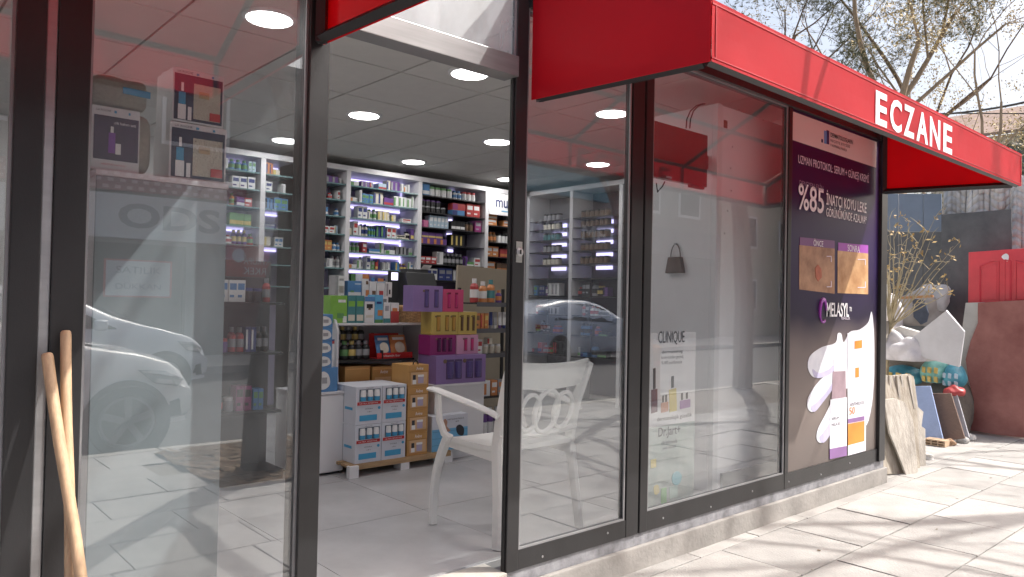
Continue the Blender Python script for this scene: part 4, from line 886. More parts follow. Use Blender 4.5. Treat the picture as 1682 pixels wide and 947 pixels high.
def gift(label, px, y, z0, m, tubes, tubecol, dp=.16, capc=BLACKM):
    t, x0, x1, zb, z1 = pbox('gift_box', label, 'gift box', px, y, dp, m, z0=z0, group=None)
    W, H = x1-x0, z1-zb
    dk = mat('gift_window_'+m.name, tuple(c*.45 for c in m.node_tree.nodes['Mix'].inputs[6].default_value[:3]), .25)
    for a in tubes:
        deco(t, 'window', dk, x0+W*(a-.075), x0+W*(a+.075), zb+H*.16, zb+H*.86, y, .001)
        MB().lathe((x0+W*a, y-.001, zb+H*.2), [(W*.045, 0), (W*.05, H*.14), (W*.055, H*.145), (W*.062, H*.58)], 8).build('tube', tubecol, t, smooth=True)
    for a in tubes[::2]:
        MB().lathe((x0+W*(a-.10), y, zb+H*.80), [(W*.035, 0), (W*.035, .0022)], 10, (0, -1, 0)).build('badge', gm('brown'), t)
    t.rotation_euler.z = rn.uniform(-.03, .03)
    return t, z1
VT = mat('tube_violet', (.10, .07, .22), .35); PK1 = mat('tube_pink', (.45, .03, .15), .35); BRN = mat('tube_brown', (.10, .05, .03), .35); BLT = mat('tube_amber', (.40, .22, .05), .35)
_, zq = gift('big lilac gift box with four tubes on the white plinth', (717, 583, 797, 625), QY+.01, PZT+.0005, LILB, (.27, .43, .66, .84), VT, dp=.22)
_, zm = gift('dark magenta gift box on the lilac box, left of the pink one', (706, 550, 748, 600), QY+.08, zq+.001, MAGB, (.35, .55, .78), mat('tube_dark_plum', (.08, .01, .07), .35), dp=.14)
_, zp = gift('pale pink gift box with red tubes on the lilac box', (750, 550, 785, 582), QY+.08, zq+.001, PALEP, (.42, .72), PK1, dp=.14)
zy = max(zm, zp)+.001
_, zy1 = gift('yellow gift box with a bottle and tubes, left of the pair', (709, 512, 752, 549), QY+.09, zy, YELB, (.26, .58, .84), BLT, dp=.13)
gift('yellow gift box with dark brown tubes, right of the pair', (753, 512, 783, 549), QY+.09, zy, YELB, (.2, .52, .82), BRN, dp=.13)
gift('lilac gift box standing on the yellow box by the basket', (679, 469, 727, 509), QY+.0905, zy1+.001, LILB, (.45, .78), VT, dp=.125)
gift('rose red gift box with red tubes on the yellow boxes', (728, 475, 761, 509), QY+.0905, zy1+.001, RPKB, (.3, .65), PK1, dp=.12)
bd = thing('tan_display_board', 'plain tan board standing behind the rose red gift box', 'board', (4.0, 2.6, .9))
x0, x1, z0, z1 = rect(748, 441, 836, 560, 2.62); MB().slab([(x0-.03, 2.62, .0), (x1, 2.62, .0), (x1, 2.62, z1), (x0+.02, 2.62, z1+.02)], (0, .02, 0)).build('panel', mat('tan_board', (.36, .31, .24), .55, 0, .06, 3), bd)
MB().box(x0-.03, x1, 2.60, 2.66, -.0, .03).build('foot', BLACKM, bd)
bd.location = (0, 0, 0)
for ch in bd.children: ch.location = (0, 0, 0); ch.data.transform(Matrix.Translation((4.0, 2.6, .9)))
# black rack at the right with bottles and small packs
KY = 2.12; rx0, rx1, _, _ = rect(782, 500, 842, 600, KY)
rk = thing('wire_rack', 'black rack with three shelves of bottles half hidden by the door stile', 'rack', ((rx0+rx1)/2, KY+.1, 0))
rz = [at(800, q, KY).z for q in (497, 540, 581)]
for z in rz: boxes('shelf', BLACKM, rk, [(rx0, rx1+.1, KY, KY+.22, z-.012, z)]); boxes('price_rail', mat('rail_grey', (.10, .10, .11), .4), rk, [(rx0, rx1+.1, KY-.004, KY-.0005, z-.03, z+.004)])
for xx in (rx0, rx1+.08): boxes('upright', BLACKM, rk, [(xx, xx+.02, KY+.221, KY+.24, 0, 1.2)])
boxes('base', BLACKM, rk, [(rx0, rx1+.1, KY, KY+.22, 0, .03), (rx0, rx1+.1, KY, KY+.22, .35, .362)])
def gr(kind, c, c2, px, z, wd, h, lb): a = at(px, 500, KY+.03); good(kind, c, c2, a.x, KY+.03, z+.0005, wd, min(wd, .07), h, '', label=lb, group='bottles and packs on the black rack')
gr('bottle', 'red', 'white', 783, rz[0], .068, .185, 'red capped vitamin bottle at the left of the top rack shelf'); gr('bottle', 'orange', 'white', 797, rz[0], .066, .165, 'orange vitamin bottle with white label on the top rack shelf'); gr('bottle', 'orange', 'teal', 810, rz[0], .066, .18, 'orange and teal vitamin bottle on the top rack shelf'); gr('bottle', 'purple', 'orange', 822, rz[0], .05, .10, 'small purple bottle at the right of the top rack shelf')
for k, (c, c2, px) in enumerate((('orange', 'brown', 786), ('orange', 'red', 793), ('orange', 'yellow', 800), ('grey', 'dark blue', 809), ('white', 'grey', 816), ('purple', 'white', 824), ('dark blue', 'white', 831))): gr('medicine_box' if k < 3 else 'tube', c, c2, px, rz[1], .036, .12 if k < 3 else .13, '%s and %s %s on the middle rack shelf' % (c, c2, 'carton' if k < 3 else 'tube'))
for k, px in enumerate((802, 812, 822)): gr('jar', 'cream', 'white', px, rz[2], .05, .07, ['left', 'middle', 'right'][k]+' cream jar on the lowest rack shelf'); 
gr('medicine_box', 'cream', 'red', 806, rz[2]+.0715, .05, .05, 'small cream carton on top of the cream jars'); gr('medicine_box', 'white', 'red', 790, rz[2], .045, .11, 'white and red carton at the left of the lowest rack shelf')
for k, (c, px) in enumerate((('white', 803), ('orange', 815), ('grey', 826))): gr('medicine_box', c, 'orange' if c != 'orange' else 'white', px, .3625, .06, .12, '%s carton on the bottom deck of the rack' % c)
for k, px in enumerate((802, 812, 823)): gr('bottle', 'purple', 'white', px, .0305, .06, .24, ['left', 'middle', 'right'][k]+' tall purple bottle on the rack base')

# counter with printer and till at the back
ct = thing('service_counter', 'dark service counter behind the display goods', 'counter', (3.85, 3.2, 0))
boxes('front_panel', mat('counter_dark', (.06, .06, .065), .5), ct, [(3.15, 4.7, 3.0, 3.03, 0, 1.0)]); boxes('worktop', SHELFW, ct, [(3.12, 4.73, 2.98, 3.5, 1.0, 1.03)], bevel=.003)
x0, x1, _, z1 = rect(672, 447, 720, 470, 3.1)
pr = thing('receipt_printer', 'black till printer with paper on the counter by the lilac gift box', 'printer', ((x0+x1)/2, 3.1, 1.0305))
zc = 1.0305
MB().slab([(x0, 3.08, zc), (x0, 3.40, zc), (x0, 3.40, z1), (x0, 3.16, z1), (x0, 3.08, zc+.10)], (x1-x0, 0, 0)).build('body', BLACKM, pr, bevel=.008)
boxes('slot', mat('dark_grey_plastic', (.06, .06, .065), .4), pr, [(x0+.04, x1-.04, 3.20, 3.30, z1, z1+.03)], bevel=.004); MB().slab([(x1-.12, 3.2, z1+.03), (x1-.03, 3.2, z1+.03), (x1-.02, 3.17, z1+.07), (x1-.11, 3.17, z1+.07)], (0, .004, 0)).build('paper', PWHITE, pr)
for k in range(4): boxes('key', gm('grey'), pr, [(x0+.05+k*.05, x0+.08+k*.05, 3.075, 3.08, zc+.04, zc+.06)])
a = at(648, 454, 3.2)
ph = thing('card_terminal', 'small card terminal with a lit screen on the counter', 'terminal', (a.x, 3.2, 1.0305))
boxes('body', BLACKM, ph, [(a.x-.045, a.x+.045, 3.2, 3.24, 1.0305, a.z+.05)], bevel=.006); boxes('screen', emat('screen_lilac', (.75, .72, 1), 1.6), ph, [(a.x-.032, a.x+.032, 3.196, 3.1995, a.z-.03, a.z+.035)])

# white wall unit, screen, cables and bag behind the wide pane
WY = .20
x0 = at(1175, 400, WY).x
wu = thing('wall_unit', 'tall white unit standing behind the right of the wide pane', 'wall unit', (4.25, .6, 0))
ux1 = 5.2
boxes('front_panel', mat('unit_white', (.84, .84, .85), .5, 0, .04, 2), wu, [(x0+.055, ux1, WY, WY+.02, .0, 2.30)]); boxes('corner_post', WHITE, wu, [(x0, x0+.053, WY-.004, WY+.03, 0, 2.305)], bevel=.003)
boxes('side_panel', WHITE, wu, [(x0, x0+.02, WY+.031, WY+.55, 0, 2.303)]); boxes('top_panel', WHITE, wu, [(x0+.021, ux1, WY+.021, WY+.55, 2.27, 2.295)])
boxes('skirting', mat('skirting_grey', (.45, .46, .46), .5), wu, [(x0+.09, ux1, WY-.014, WY-.0005, 0, .10)])
a = at(1192, 204, WY-.002); boxes('hole', mat('hole_brown', (.12, .06, .03), .8), wu, [(a.x-.02, a.x+.018, WY-.003, WY-.0005, a.z-.022, a.z+.025)])
b = MB()
for px, py in ((1203, 241), (1200, 276), (1201, 313), (1195, 346), (1190, 383), (1214, 180), (1254, 197)): b.lathe(at(px, py, WY-.0002), [(.006, 0), (.005, .002)], 8, (0, -1, 0))
b.build('screws', gm('grey'), wu)['kind'] = 'stuff'
xs = x0-.10
scr = thing('wall_screen', 'black flat screen mounted on the white unit behind the wide pane', 'screen', (xs, .4, 1.95))
# screen plane faces -x (into the shop), turned a little to the street
q0 = at(1163, 214, .22); q1 = at(1077, 206, .22); zt_, zb_ = at(1120, 210, .22).z, at(1120, 299, .22).z
boxes('panel', mat('screen_black', (.02, .012, .014), .22), scr, [(q1.x-.16, q0.x, .22, .255, zb_, zt_)], bevel=.004)
boxes('badge', gm('grey'), scr, [(q1.x+.10, q1.x+.15, .2165, .2195, zb_+.008, zb_+.018)]); boxes('bracket', BLACKM, scr, [(q0.x-.12, x0-.001, .256, .30, zb_+.12, zb_+.2)]); boxes('foot', BLACKM, scr, [(q0.x-.15, q0.x-.02, .225, .25, zb_-.014, zb_-.0005)])
for k in range(2):
    p = [at(1127+k*6, 210, .26), at(1128+k*6, 196, .28), at(1134+k*5, 182, .30), at(1144+k*4, 173, .32), at(1155+k*3, 170, .36)]
    MB().tube(p, .004, 6).build('cable', GASKET, scr, smooth=True)
p = [at(1078, 300, .3), at(1080, 315, .3), at(1088, 306, .3), at(1092, 298, .3)]; MB().tube(p, .004, 6).build('cable', GASKET, scr, smooth=True)
hb0 = x0-.004
bgx = atx(1111, 430, hb0)
bag = thing('handbag', 'small brown handbag hanging on the side of the white unit', 'bag', (hb0-.05, bgx.y, bgx.z))
BRB = mat('brown_leather', (.11, .07, .05), .55, 0, .2, 20, .2, 200)
c0 = Vector((hb0-.03, max(bgx.y, WY+.2), bgx.z))
MB().slab([c0+Vector((0, -.065, -.07)), c0+Vector((0, .065, -.07)), c0+Vector((0, .045, .03)), c0+Vector((0, -.045, .03))], (.05, 0, 0)).build('body', BRB, bag, bevel=.006)
MB().tube([c0+Vector((.02, .036*math.cos(q), .025+.085*math.sin(q))) for q in [math.pi*j/10 for j in range(11)]], .0035, 6).build('strap', BRB, bag, smooth=True)
MB().box(hb0-.02, hb0-.001, c0.y-.006, c0.y+.006, c0.z+.104, c0.z+.116).build('hook', ALU, bag)

# dark low gondola added as a dark backdrop to the left pane's reflections
dg = thing('dark_backdrop_gondola', 'dark low shelving added as a backdrop deep behind the left pane', 'shelving', (1.55, 2.3, 0))
boxes('back_panel', mat('gondola_charcoal', (.05, .05, .055), .5), dg, [(1.25, 2.02, 2.25, 2.27, .06, 1.32)]); boxes('base', BLACKM, dg, [(1.25, 2.02, 2.0, 2.6, 0, .06)])
for z in (.4, .75, 1.05): boxes('shelf', BLACKM, dg, [(1.26, 2.01, 2.02, 2.249, z, z+.014)])
for k, z in enumerate((.4145, .7645, 1.0645)):
    stock(lambda a, d, z_: Vector((a, 2.05+d, z_)), 1.28, 1.99, z, .22, 'the %s shelf of the dark gondola' % ['lowest', 'middle', 'top'][k], DCOL, ['medicine_box', 'bottle', 'jar'])

# ================================================================== plastic armchair in the doorway
ch = thing('plastic_armchair', 'white plastic armchair facing into the shop behind the open door stile', 'chair', (2.42, .42, 0))
def bar(name, pts, r, flat=(1, 1), n=8):
    return MB().tube(pts, r, n, True, flat).build(name, PLAST, ch, smooth=True)
cxl, cxr = 2.205, 2.70
yb, yf = .205, .68; zs = .44
def leg(x0_, y0_, x1_, y1_, bow):
    pts = []
    for k in range(9):
        t = k/8; pts.append((x0_+(x1_-x0_)*t, y0_+(y1_-y0_)*t+bow*math.sin(math.pi*t)*(1-t*.3), zs*(1-t)+.002))
    return bar('leg', pts, [.026-.006*k/8 for k in range(9)], (1.15, .8))
leg(cxl+.015, yf-.06, cxl-.015, yf+.01, .05); leg(cxr-.015, yf-.06, cxr+.015, yf+.01, .05)
# rear legs run on as the back uprights
def upright(xb, xt):
    pts = [(xb-.03*(1 if xb < 2.4 else -1), yb-.0, .002), (xb-.012*(1 if xb < 2.4 else -1), yb+.02, .2), (xb, yb+.05, .44), (xb, yb+.02, .60), (xt, yb-.035, .76), (xt, yb-.055, .815)]
    out = []
    for k in range(len(pts)-1):
        for q in range(4):
            t = q/4; out.append(Vector(pts[k]).lerp(Vector(pts[k+1]), t))
    out.append(Vector(pts[-1])); bar('leg', out, [.024-.004*abs(k/len(out)-.55) for k in range(len(out))], (1.3, .75))
upright(cxl+.01, cxl-.005); upright(cxr-.01, cxr+.005)
# seat with a shallow dish
b = MB(); n = 8
def sp_(i, j, low): 
    u_, v_ = i/n, j/n; wfr = .235 if v_ < .15 else .245
    return Vector((2.4525+(u_-.5)*2*wfr*(1-.05*abs(v_-.5)), yb+.03+(yf-yb-.05)*v_, zs-.018*math.sin(math.pi*u_)*math.sin(math.pi*v_)-.02*max(0, v_-.85)/.15+(-.022 if low else 0)))
for i in range(n):
    for j in range(n):
        b.quad((sp_(i, j, 0), sp_(i+1, j, 0), sp_(i+1, j+1, 0), sp_(i, j+1, 0))); b.quad((sp_(i, j, 1), sp_(i, j+1, 1), sp_(i+1, j+1, 1), sp_(i+1, j, 1)))
for i in range(n):
    b.quad((sp_(i, 0, 0), sp_(i, 0, 1), sp_(i+1, 0, 1), sp_(i+1, 0, 0))); b.quad((sp_(i, n, 0), sp_(i+1, n, 0), sp_(i+1, n, 1), sp_(i, n, 1)))
    b.quad((sp_(0, i, 0), sp_(0, i+1, 0), sp_(0, i+1, 1), sp_(0, i, 1))); b.quad((sp_(n, i, 0), sp_(n, i, 1), sp_(n, i+1, 1), sp_(n, i+1, 0)))
b.build('seat', PLAST, ch, smooth=True)
MB().slab([(cxl+.02, yb+.02, zs-.075), (cxl+.02, yf-.03, zs-.055), (cxl+.02, yf-.03, zs-.015), (cxl+.02, yb+.02, zs-.015)], (.016, 0, 0)).build('apron', PLAST, ch, bevel=.004)
MB().slab([(cxr-.036, yb+.02, zs-.075), (cxr-.036, yf-.03, zs-.055), (cxr-.036, yf-.03, zs-.015), (cxr-.036, yb+.02, zs-.015)], (.016, 0, 0)).build('apron', PLAST, ch, bevel=.004)
# armrests
for xx in (cxl-.012, cxr+.012):
    s_ = -1 if xx < 2.4 else 1
    pts = [(xx-.0*s_, yb+.015, .585), (xx+.01*s_, yb+.06, .602), (xx+.02*s_, yb+.16, .622), (xx+.025*s_, yb+.32, .645), (xx+.02*s_, yf-.02, .662), (xx+.02*s_, yf+.03, .662)]
    bar('armrest', pts, [.022, .024, .026, .028, .028, .024], (1.1, .5), 10)
    pts = [(xx+.012*s_, yf-.02, .655), (xx+.012*s_, yf-.025, .60), (xx+.008*s_, yf-.03, .52), (xx, yf-.06, .455), (xx-.01*s_, yf-.10, .43)]
    bar('arm_post', pts, [.017, .018, .019, .02, .02], (1, .8), 8)
# back: top rail, lower rail, ring and loops
def backrow(z, yy, bow): return [Vector((cxl+(cxr-cxl)*k/10, yy+bow*((k/5-1)**2-1)*1.0, z+.012*(abs(k/5-1)**2))) for k in range(11)]
b = MB()
up = backrow(.822, yb-.058, .035); lo = backrow(.70, yb-.022, .035)
for k in range(10): b.slab([lo[k], lo[k+1], up[k+1], up[k]], (0, .016, 0))
b.build('top_rail', PLAST, ch, smooth=True)
bar('lower_rail', backrow(.485, yb+.03, .02), .02, (1, .7))
ring = lambda cx_, rx, rz, zc_: [Vector((cx_+rx*math.cos(q), yb-.0+(.59-(zc_+rz*math.sin(q)))*.23-.025, zc_+rz*math.sin(q))) for q in [2*math.pi*k/22 for k in range(23)]]
bar('back_ring', ring(2.452, .075, .10, .594), .0115); bar('back_ring', ring(2.345, .06, .085, .594), .010); bar('back_ring', ring(2.56, .06, .085, .594), .010)

# ================================================================== BROOMS by the left frame
def broom(label, top, foot, r=.0130):
    t = thing('broom', label, 'broom', foot, 'brooms leaning on the dark frame')
    top, foot = Vector(top), Vector(foot); d = (top-foot).normalized()
    pts = [foot+d*.05]+[foot.lerp(top, k/10)+Vector((.002*math.sin(k*1.3), 0, 0)) for k in range(1, 10)]+[top-d*.01, top-d*.003, top]
    MB().tube(pts, [r]*11+[r*.92, r*.72], 14).build('handle', WOODH, t, smooth=True)
    h = MB(); h.obox(foot+Vector((0, 0, .055)), (.14, .02, 0), (-.004, .028, 0), (0, 0, .016)); h.build('head', mat('broom_head_red', (.35, .03, .03), .5), t, bevel=.006)
    b = MB(); rr = random.Random(3)
    for k in range(130):
        p = foot+Vector((rr.uniform(-.135, .135), rr.uniform(-.02, .02), .042)); b.tube([p, p+Vector((rr.uniform(-.02, .02), rr.uniform(-.03, .03), -.04))], .0016, 3, False)
    b.build('bristles', mat('bristle', (.12, .10, .08), .8), t)['kind'] = 'stuff'
p1, p2 = at(108, 543, -.055), at(77, 580, -.075)
broom('tall straight broom handle leaning upright on the dark frame, right of the other', p1, (p1.x-.005, -.34, PZ))
broom('slanting broom handle crossing in front of the straight one', p2, (p2.x+.118, -.42, PZ), .0138)

# ================================================================== YARD at the end of the shop
def plank(name, label, cat_, pts, m, th=(.02, 0, 0), grp=None, bev=.003):
    """thick sheet leaning in the yard, corners given as world points"""
    pts = [Vector(p) for p in pts]; lo = min(pts, key=lambda p: p.z)
    o = MB().slab(pts, th).build(name, m, None, bevel=bev, org=lo); return tag(o, label, cat_, grp)
PLY = mat('weathered_plywood', (.36, .30, .235), .8, 0, .35, 5, .4, 25, stretch=(7, 7, .7), var2=(.50, .45, .38)); PLY2 = mat('torn_board', (.42, .38, .33), .85, 0, .3, 7, .5, 30, stretch=(4, 4, 1), var2=(.54, .50, .45))
# scrap boards leaning by the corner
bd = thing('scrap_boards', 'bundle of pale splintered boards leaning at the corner of the shop', 'boards', (6.15, .02, PZ))
H_ = Vector((.97, -.24, 0)).normalized(); Bk = Vector((.24, .97, 0)).normalized()
def bdp(px, py, k): # point on the plane through the foot line, k metres behind
    n = Bk; p0 = Vector((6.12, .05, 0))+Bk*k+Bk*(.16*max(0, (779-py)/160)); r = _ray(px, py); tt = (p0-CAM).dot(n)/r.dot(n); return CAM+r*tt
MB().slab([bdp(*q, .0) for q in ((1447, 622), (1452, 618), (1474, 655), (1478, 690), (1492, 778), (1452, 779), (1446, 700))], Bk*.018).build('plank', PLY, bd, bevel=.002)
MB().slab([bdp(*q, -.05) for q in ((1452, 656), (1470, 654), (1486, 660), (1500, 690), (1508, 775), (1489, 781), (1478, 752), (1462, 712), (1458, 690))], Bk*.016).build('torn_board', PLY2, bd, bevel=.002)
MB().slab([bdp(*q, .05) for q in ((1450, 620), (1470, 616), (1494, 614), (1501, 618), (1506, 660), (1512, 776), (1470, 776))], Bk*.02).build('plank', PLY, bd, bevel=.002)
MB().slab([bdp(*q, .10) for q in ((1494, 620), (1502, 622), (1508, 668), (1517, 676), (1514, 700), (1520, 704), (1521, 772), (1506, 774))], Bk*.02).build('splintered_batten', PLY2, bd, bevel=.002)
b = MB()
for k in range(7): a = bdp(1455+7*k, 622+k*.3, .03+.01*(k % 3)); b.obox(a+Vector((0, 0, -.10)), H_*.012, Bk*.008, Vector((0, .004*k, .13)))
b.build('splinters', PLY2, bd)['kind'] = 'stuff'
# backing mound so the things lean on something
RUB = mat('rubble_earth', (.20, .17, .14), .95, 0, .35, 6, .9, 25)
def lump(name, c, s, m, seed=0, n=5, amp=.22, label=None, cat_=None, kind=None, smooth=True, par=None):
    bm = bmesh.new(); bmesh.ops.create_icosphere(bm, subdivisions=4, radius=1); rr = random.Random(seed)
    w = [(Vector((rr.uniform(-1, 1), rr.uniform(-1, 1), rr.uniform(-1, 1))).normalized(), rr.uniform(2, 7), rr.uniform(0, 6)) for _ in range(n*2)]
    for v in bm.verts:
        d = v.co.normalized(); f_ = 1+amp*sum(math.sin(d.dot(a)*k+ph) for a, k, ph in w)/n
        v.co = Vector((d.x*s[0]*f_, d.y*s[1]*f_, max(d.z*s[2]*f_, -s[2]*.55)))
    me = bpy.data.meshes.new(name); bm.to_mesh(me); bm.free(); me.materials.append(m)
    if smooth: me.polygons.foreach_set('use_smooth', [True]*len(me.polygons))
    o = bpy.data.objects.new(name, me); COL.objects.link(o); o.location = Vector(c)-(wloc(par) if par else Vector())
    if par: o.parent = par
    return tag(o, label, cat_, None, kind)
mound = lump('rubble_mound', (9.45, 1.35, .05), (.35, 1.0, .45), RUB, 4, label='earth and rubble heap behind the scrap in the yard', cat_='heap')
lump('rubble_pile', (8.85, .92, .12), (.42, .60, .62), RUB, 14, label='low earth pile under the sacks and bags in the yard', cat_='heap')
BAGW = mat('white_sack', (.60, .58, .60), .7, 0, .18, 5, .7, 14); BAGB = mat('beige_sack', (.42, .38, .32), .8, 0, .2, 5, .6, 18)
def yp(px, py, X): return atx(px, py, X)
def sack(name, px0, py0, px1, py1, X, m, label, seed, dx=.22):
    a, c = yp((px0+px1)/2, (py0+py1)/2, X), None; w_ = abs(yp(px0, py0, X).y-yp(px1, py0, X).y)/2; h = abs(yp(px0, py0, X).z-yp(px0, py1, X).z)/2
    return lump(name, a, (dx, w_*1.05, h*1.15), m, seed, 6, .30, label, 'sack')
CHK = mat('checked_bag_blue', (.05, .28, .46), .45, 0, .5, 7, .5, 20, var2=(.10, .42, .52))
def checked(name, pts, X, label, base, sq, seed):
    ys = [yp(a, b2, X) for a, b2 in pts]; t = thing(name, label, 'bag', min(ys, key=lambda p: p.z))
    c = sum(ys, Vector())/len(ys); w_ = (max(p.y for p in ys)-min(p.y for p in ys))/2; h = (max(p.z for p in ys)-min(p.z for p in ys))/2
    lump('bag_body', c+Vector((.16, 0, 0)), (.16, w_*1.02, h*1.1), base, seed, 6, .16, par=t)
    b = MB(); rr = random.Random(seed)
    for i in range(3):
        for j in range(2):
            y = c.y-w_*.55+i*w_*.5; z = c.z-h*.35+j*h*.6
            b.obox((c.x+.005+.012*abs(i-1), y, z), (.012, 0, 0), (0, w_*.14, .004), (.004*(j*2-1), 0, h*.19))
    b.build('printed_square', sq, t, bevel=.004); return t
YSQ = mat('bag_square_yellow', (.58, .42, .12), .5); LTQ = mat('checked_bag_aqua', (.20, .46, .42), .5, 0, .3, 8, .5, 20)
sack('sack', 1449, 492, 1478, 555, 8.55, BAGW, 'pale crumpled sack in the pile, under the dry bush', 3)
sack('sack', 1447, 545, 1512, 600, 8.35, BAGW, 'white plastic sack low in the pile beside the tilted board', 5)
sack('sack', 1444, 525, 1462, 580, 8.25, BAGB, 'narrow beige sack at the left edge of the pile', 8, .15)
sack('sack', 1476, 486, 1546, 545, 8.95, mat('grey_cardboard', (.32, .30, .28), .85, 0, .15, 4, .3, 20), 'grey brown sack behind the tilted white board', 12, .25)
dk = plank('torn_cloth', 'dark blue grey rag hanging on the grey sack', 'rag', [yp(a, b2, 8.66) for a, b2 in ((1498, 490), (1518, 492), (1525, 515), (1522, 528), (1512, 533), (1500, 520))], mat('rag_blue_grey', (.07, .085, .12), .9, 0, .3, 10), (.03, 0, 0), bev=.008)
dk2 = plank('wood_slat', 'short brown slat across the top of the grey sack', 'slat', [yp(a, b2, 8.62) for a, b2 in ((1478, 487), (1532, 484), (1532, 488), (1478, 491))], mat('slat_brown', (.38, .20, .09), .7), (.03, 0, 0), bev=.002)
checked('checked_bag', [(1444, 600), (1505, 640)], 8.30, 'blue checked bag at the left under the white sack', CHK, YSQ, 2)
checked('checked_bag', [(1506, 588), (1545, 640)], 8.32, 'aqua bag with yellow squares in the middle of the pile', LTQ, YSQ, 6)
checked('checked_bag', [(1540, 600), (1578, 645)], 8.36, 'bright blue bag right of the aqua one under the tilted board', CHK, gm('pale blue'), 9)
plank('tilted_board', 'square white panel tilted on its corner on top of the bags', 'board', [yp(a, b2, 8.15) for a, b2 in ((1554, 510), (1584, 545), (1576, 603), (1520, 588), (1484, 566), (1520, 537))], mat('white_panel', (.52, .52, .54), .6, 0, .1, 5, .2, 30), (.03, .0, .01))
sack('sack', 1500, 628, 1580, 715, 8.75, mat('dark_sack', (.12, .115, .11), .85, 0, .3, 8, .6, 20), 'dark filled sack behind the leaning blue and brown panels', 31, .3)
lumpred = sack('sack', 1553, 634, 1582, 652, 8.3, gm('red'), 'small red bundle under the bright blue bag', 17, .1)
sack('sack', 1468, 556, 1522, 600, 8.2, BAGW, 'crumpled pale sack slumped before the tilted white board', 41, .16)
sack('sack', 1500, 470, 1560, 520, 9.1, mat('pale_grey_sack', (.46, .45, .45), .8, 0, .2, 5, .6, 14), 'pale grey sack peeping over the grey brown one', 44, .2)
plank('broken_board', 'long pale broken board lying across the sacks under the bush', 'board', [yp(a, b2, 8.30) for a, b2 in ((1446, 548), (1478, 536), (1532, 552), (1540, 566), (1500, 560), (1450, 566))], mat('broken_plaster', (.60, .585, .56), .9, 0, .15, 6, .5, 25), (.05, 0, .01))
plank('broken_board', 'small grey broken board wedged above the aqua bag', 'board', [yp(a, b2, 8.22) for a, b2 in ((1508, 574), (1536, 580), (1548, 592), (1512, 594))], mat('broken_plaster_grey', (.42, .41, .40), .9, 0, .15, 6, .5, 25), (.05, 0, .01))
plank('broken_board', 'upright pale board scrap between the sacks and the poster edge', 'board', [yp(a, b2, 8.4) for a, b2 in ((1446, 470), (1456, 462), (1462, 500), (1458, 545), (1446, 548))], mat('broken_plaster', (1, 1, 1)), (.03, 0, .0))
rr = random.Random(77); CHK2 = [mat('broken_plaster', (1, 1, 1)), mat('broken_plaster_grey', (1, 1, 1)), CLAYC := mat('clay_chunk', (.38, .24, .15), .9, 0, .25, 8, .4, 40)]
for k, (px, py, X, lb) in enumerate(((1595, 716, 8.4, 'pale chunk at the foot of the wavy foam sheet'), (1560, 730, 7.9, 'small brown chunk just right of the hollow brick'), (1524, 752, 7.0, 'lone pale chunk on the paving right of the pale boards'), (1580, 724, 8.15, 'grey chunk under the dark brown panel edge'))):
    p = atx(px, py, X); s_ = .035+.012*rr.random()
    lump('rubble_chunk', (p.x, p.y, PZ+s_*.45), (s_*1.3, s_*1.1, s_), CHK2[(0, 2, 0, 1)[k]], 90+k, 4, .3, lb, 'rubble', smooth=False)
# front small panels and brick
BLUEP = mat('pale_blue_panel', (.28, .36, .56), .6, 0, .12, 5, .2, 30); BRNP = mat('brown_panel', (.17, .11, .085), .7, 0, .15, 6, .3, 40)
def lean(pxs, Xb, Xt):
    zs_ = [p[1] for p in pxs]; lo, hi = max(zs_), min(zs_)
    return [yp(a, b2, Xb+(Xt-Xb)*(lo-b2)/(lo-hi)) for a, b2 in pxs]
plank('leaning_panel', 'pale blue panel leaning on the bags beside the boards', 'panel', lean([(1502, 634), (1528, 634), (1549, 722), (1516, 722)], 7.88, 8.06), BLUEP, (.02, 0, .002))
plank('leaning_panel', 'dark brown panel leaning beside the pale blue one', 'panel', lean([(1529, 646), (1562, 646), (1585, 720), (1551, 724)], 7.98, 8.14), BRNP, (.02, 0, .002))
plank('leaning_panel', 'narrow pale grey panel behind the dark brown one', 'panel', lean([(1556, 648), (1572, 648), (1592, 718), (1575, 720)], 8.16, 8.22), mat('pale_grey_panel', (.48, .48, .52), .6, 0, .1, 5), (.02, 0, 0))
CLAY = mat('clay_brick', (.42, .30, .20), .9, 0, .2, 8, .4, 60)
bk_ = thing('hollow_brick', 'hollow clay brick on the ground before the blue panel', 'brick', (7.72, .30, PZ))
yc = yp(1535, 733, 7.72); y0_, y1_ = yp(1551, 733, 7.72).y, yp(1519, 733, 7.72).y; z1_ = yp(1535, 722, 7.72).z; z0_ = PZ
fr_ = []; nn = 3
for k in range(nn+1): yy = y0_+(y1_-y0_)*k/nn; fr_.append((7.72, 7.86, yy-.006, yy+.006, z0_, z1_))
for z in (z0_+.006, (z0_+z1_)/2, z1_-.006): fr_.append((7.7205, 7.8595, y0_+.0062, y1_-.0062, z-.0055, z+.0055))
boxes('clay_shell', CLAY, bk_, fr_); boxes('core', GASKET, bk_, [(7.80, 7.82, y0_+.007, y1_-.007, z0_+.012, z1_-.012)])
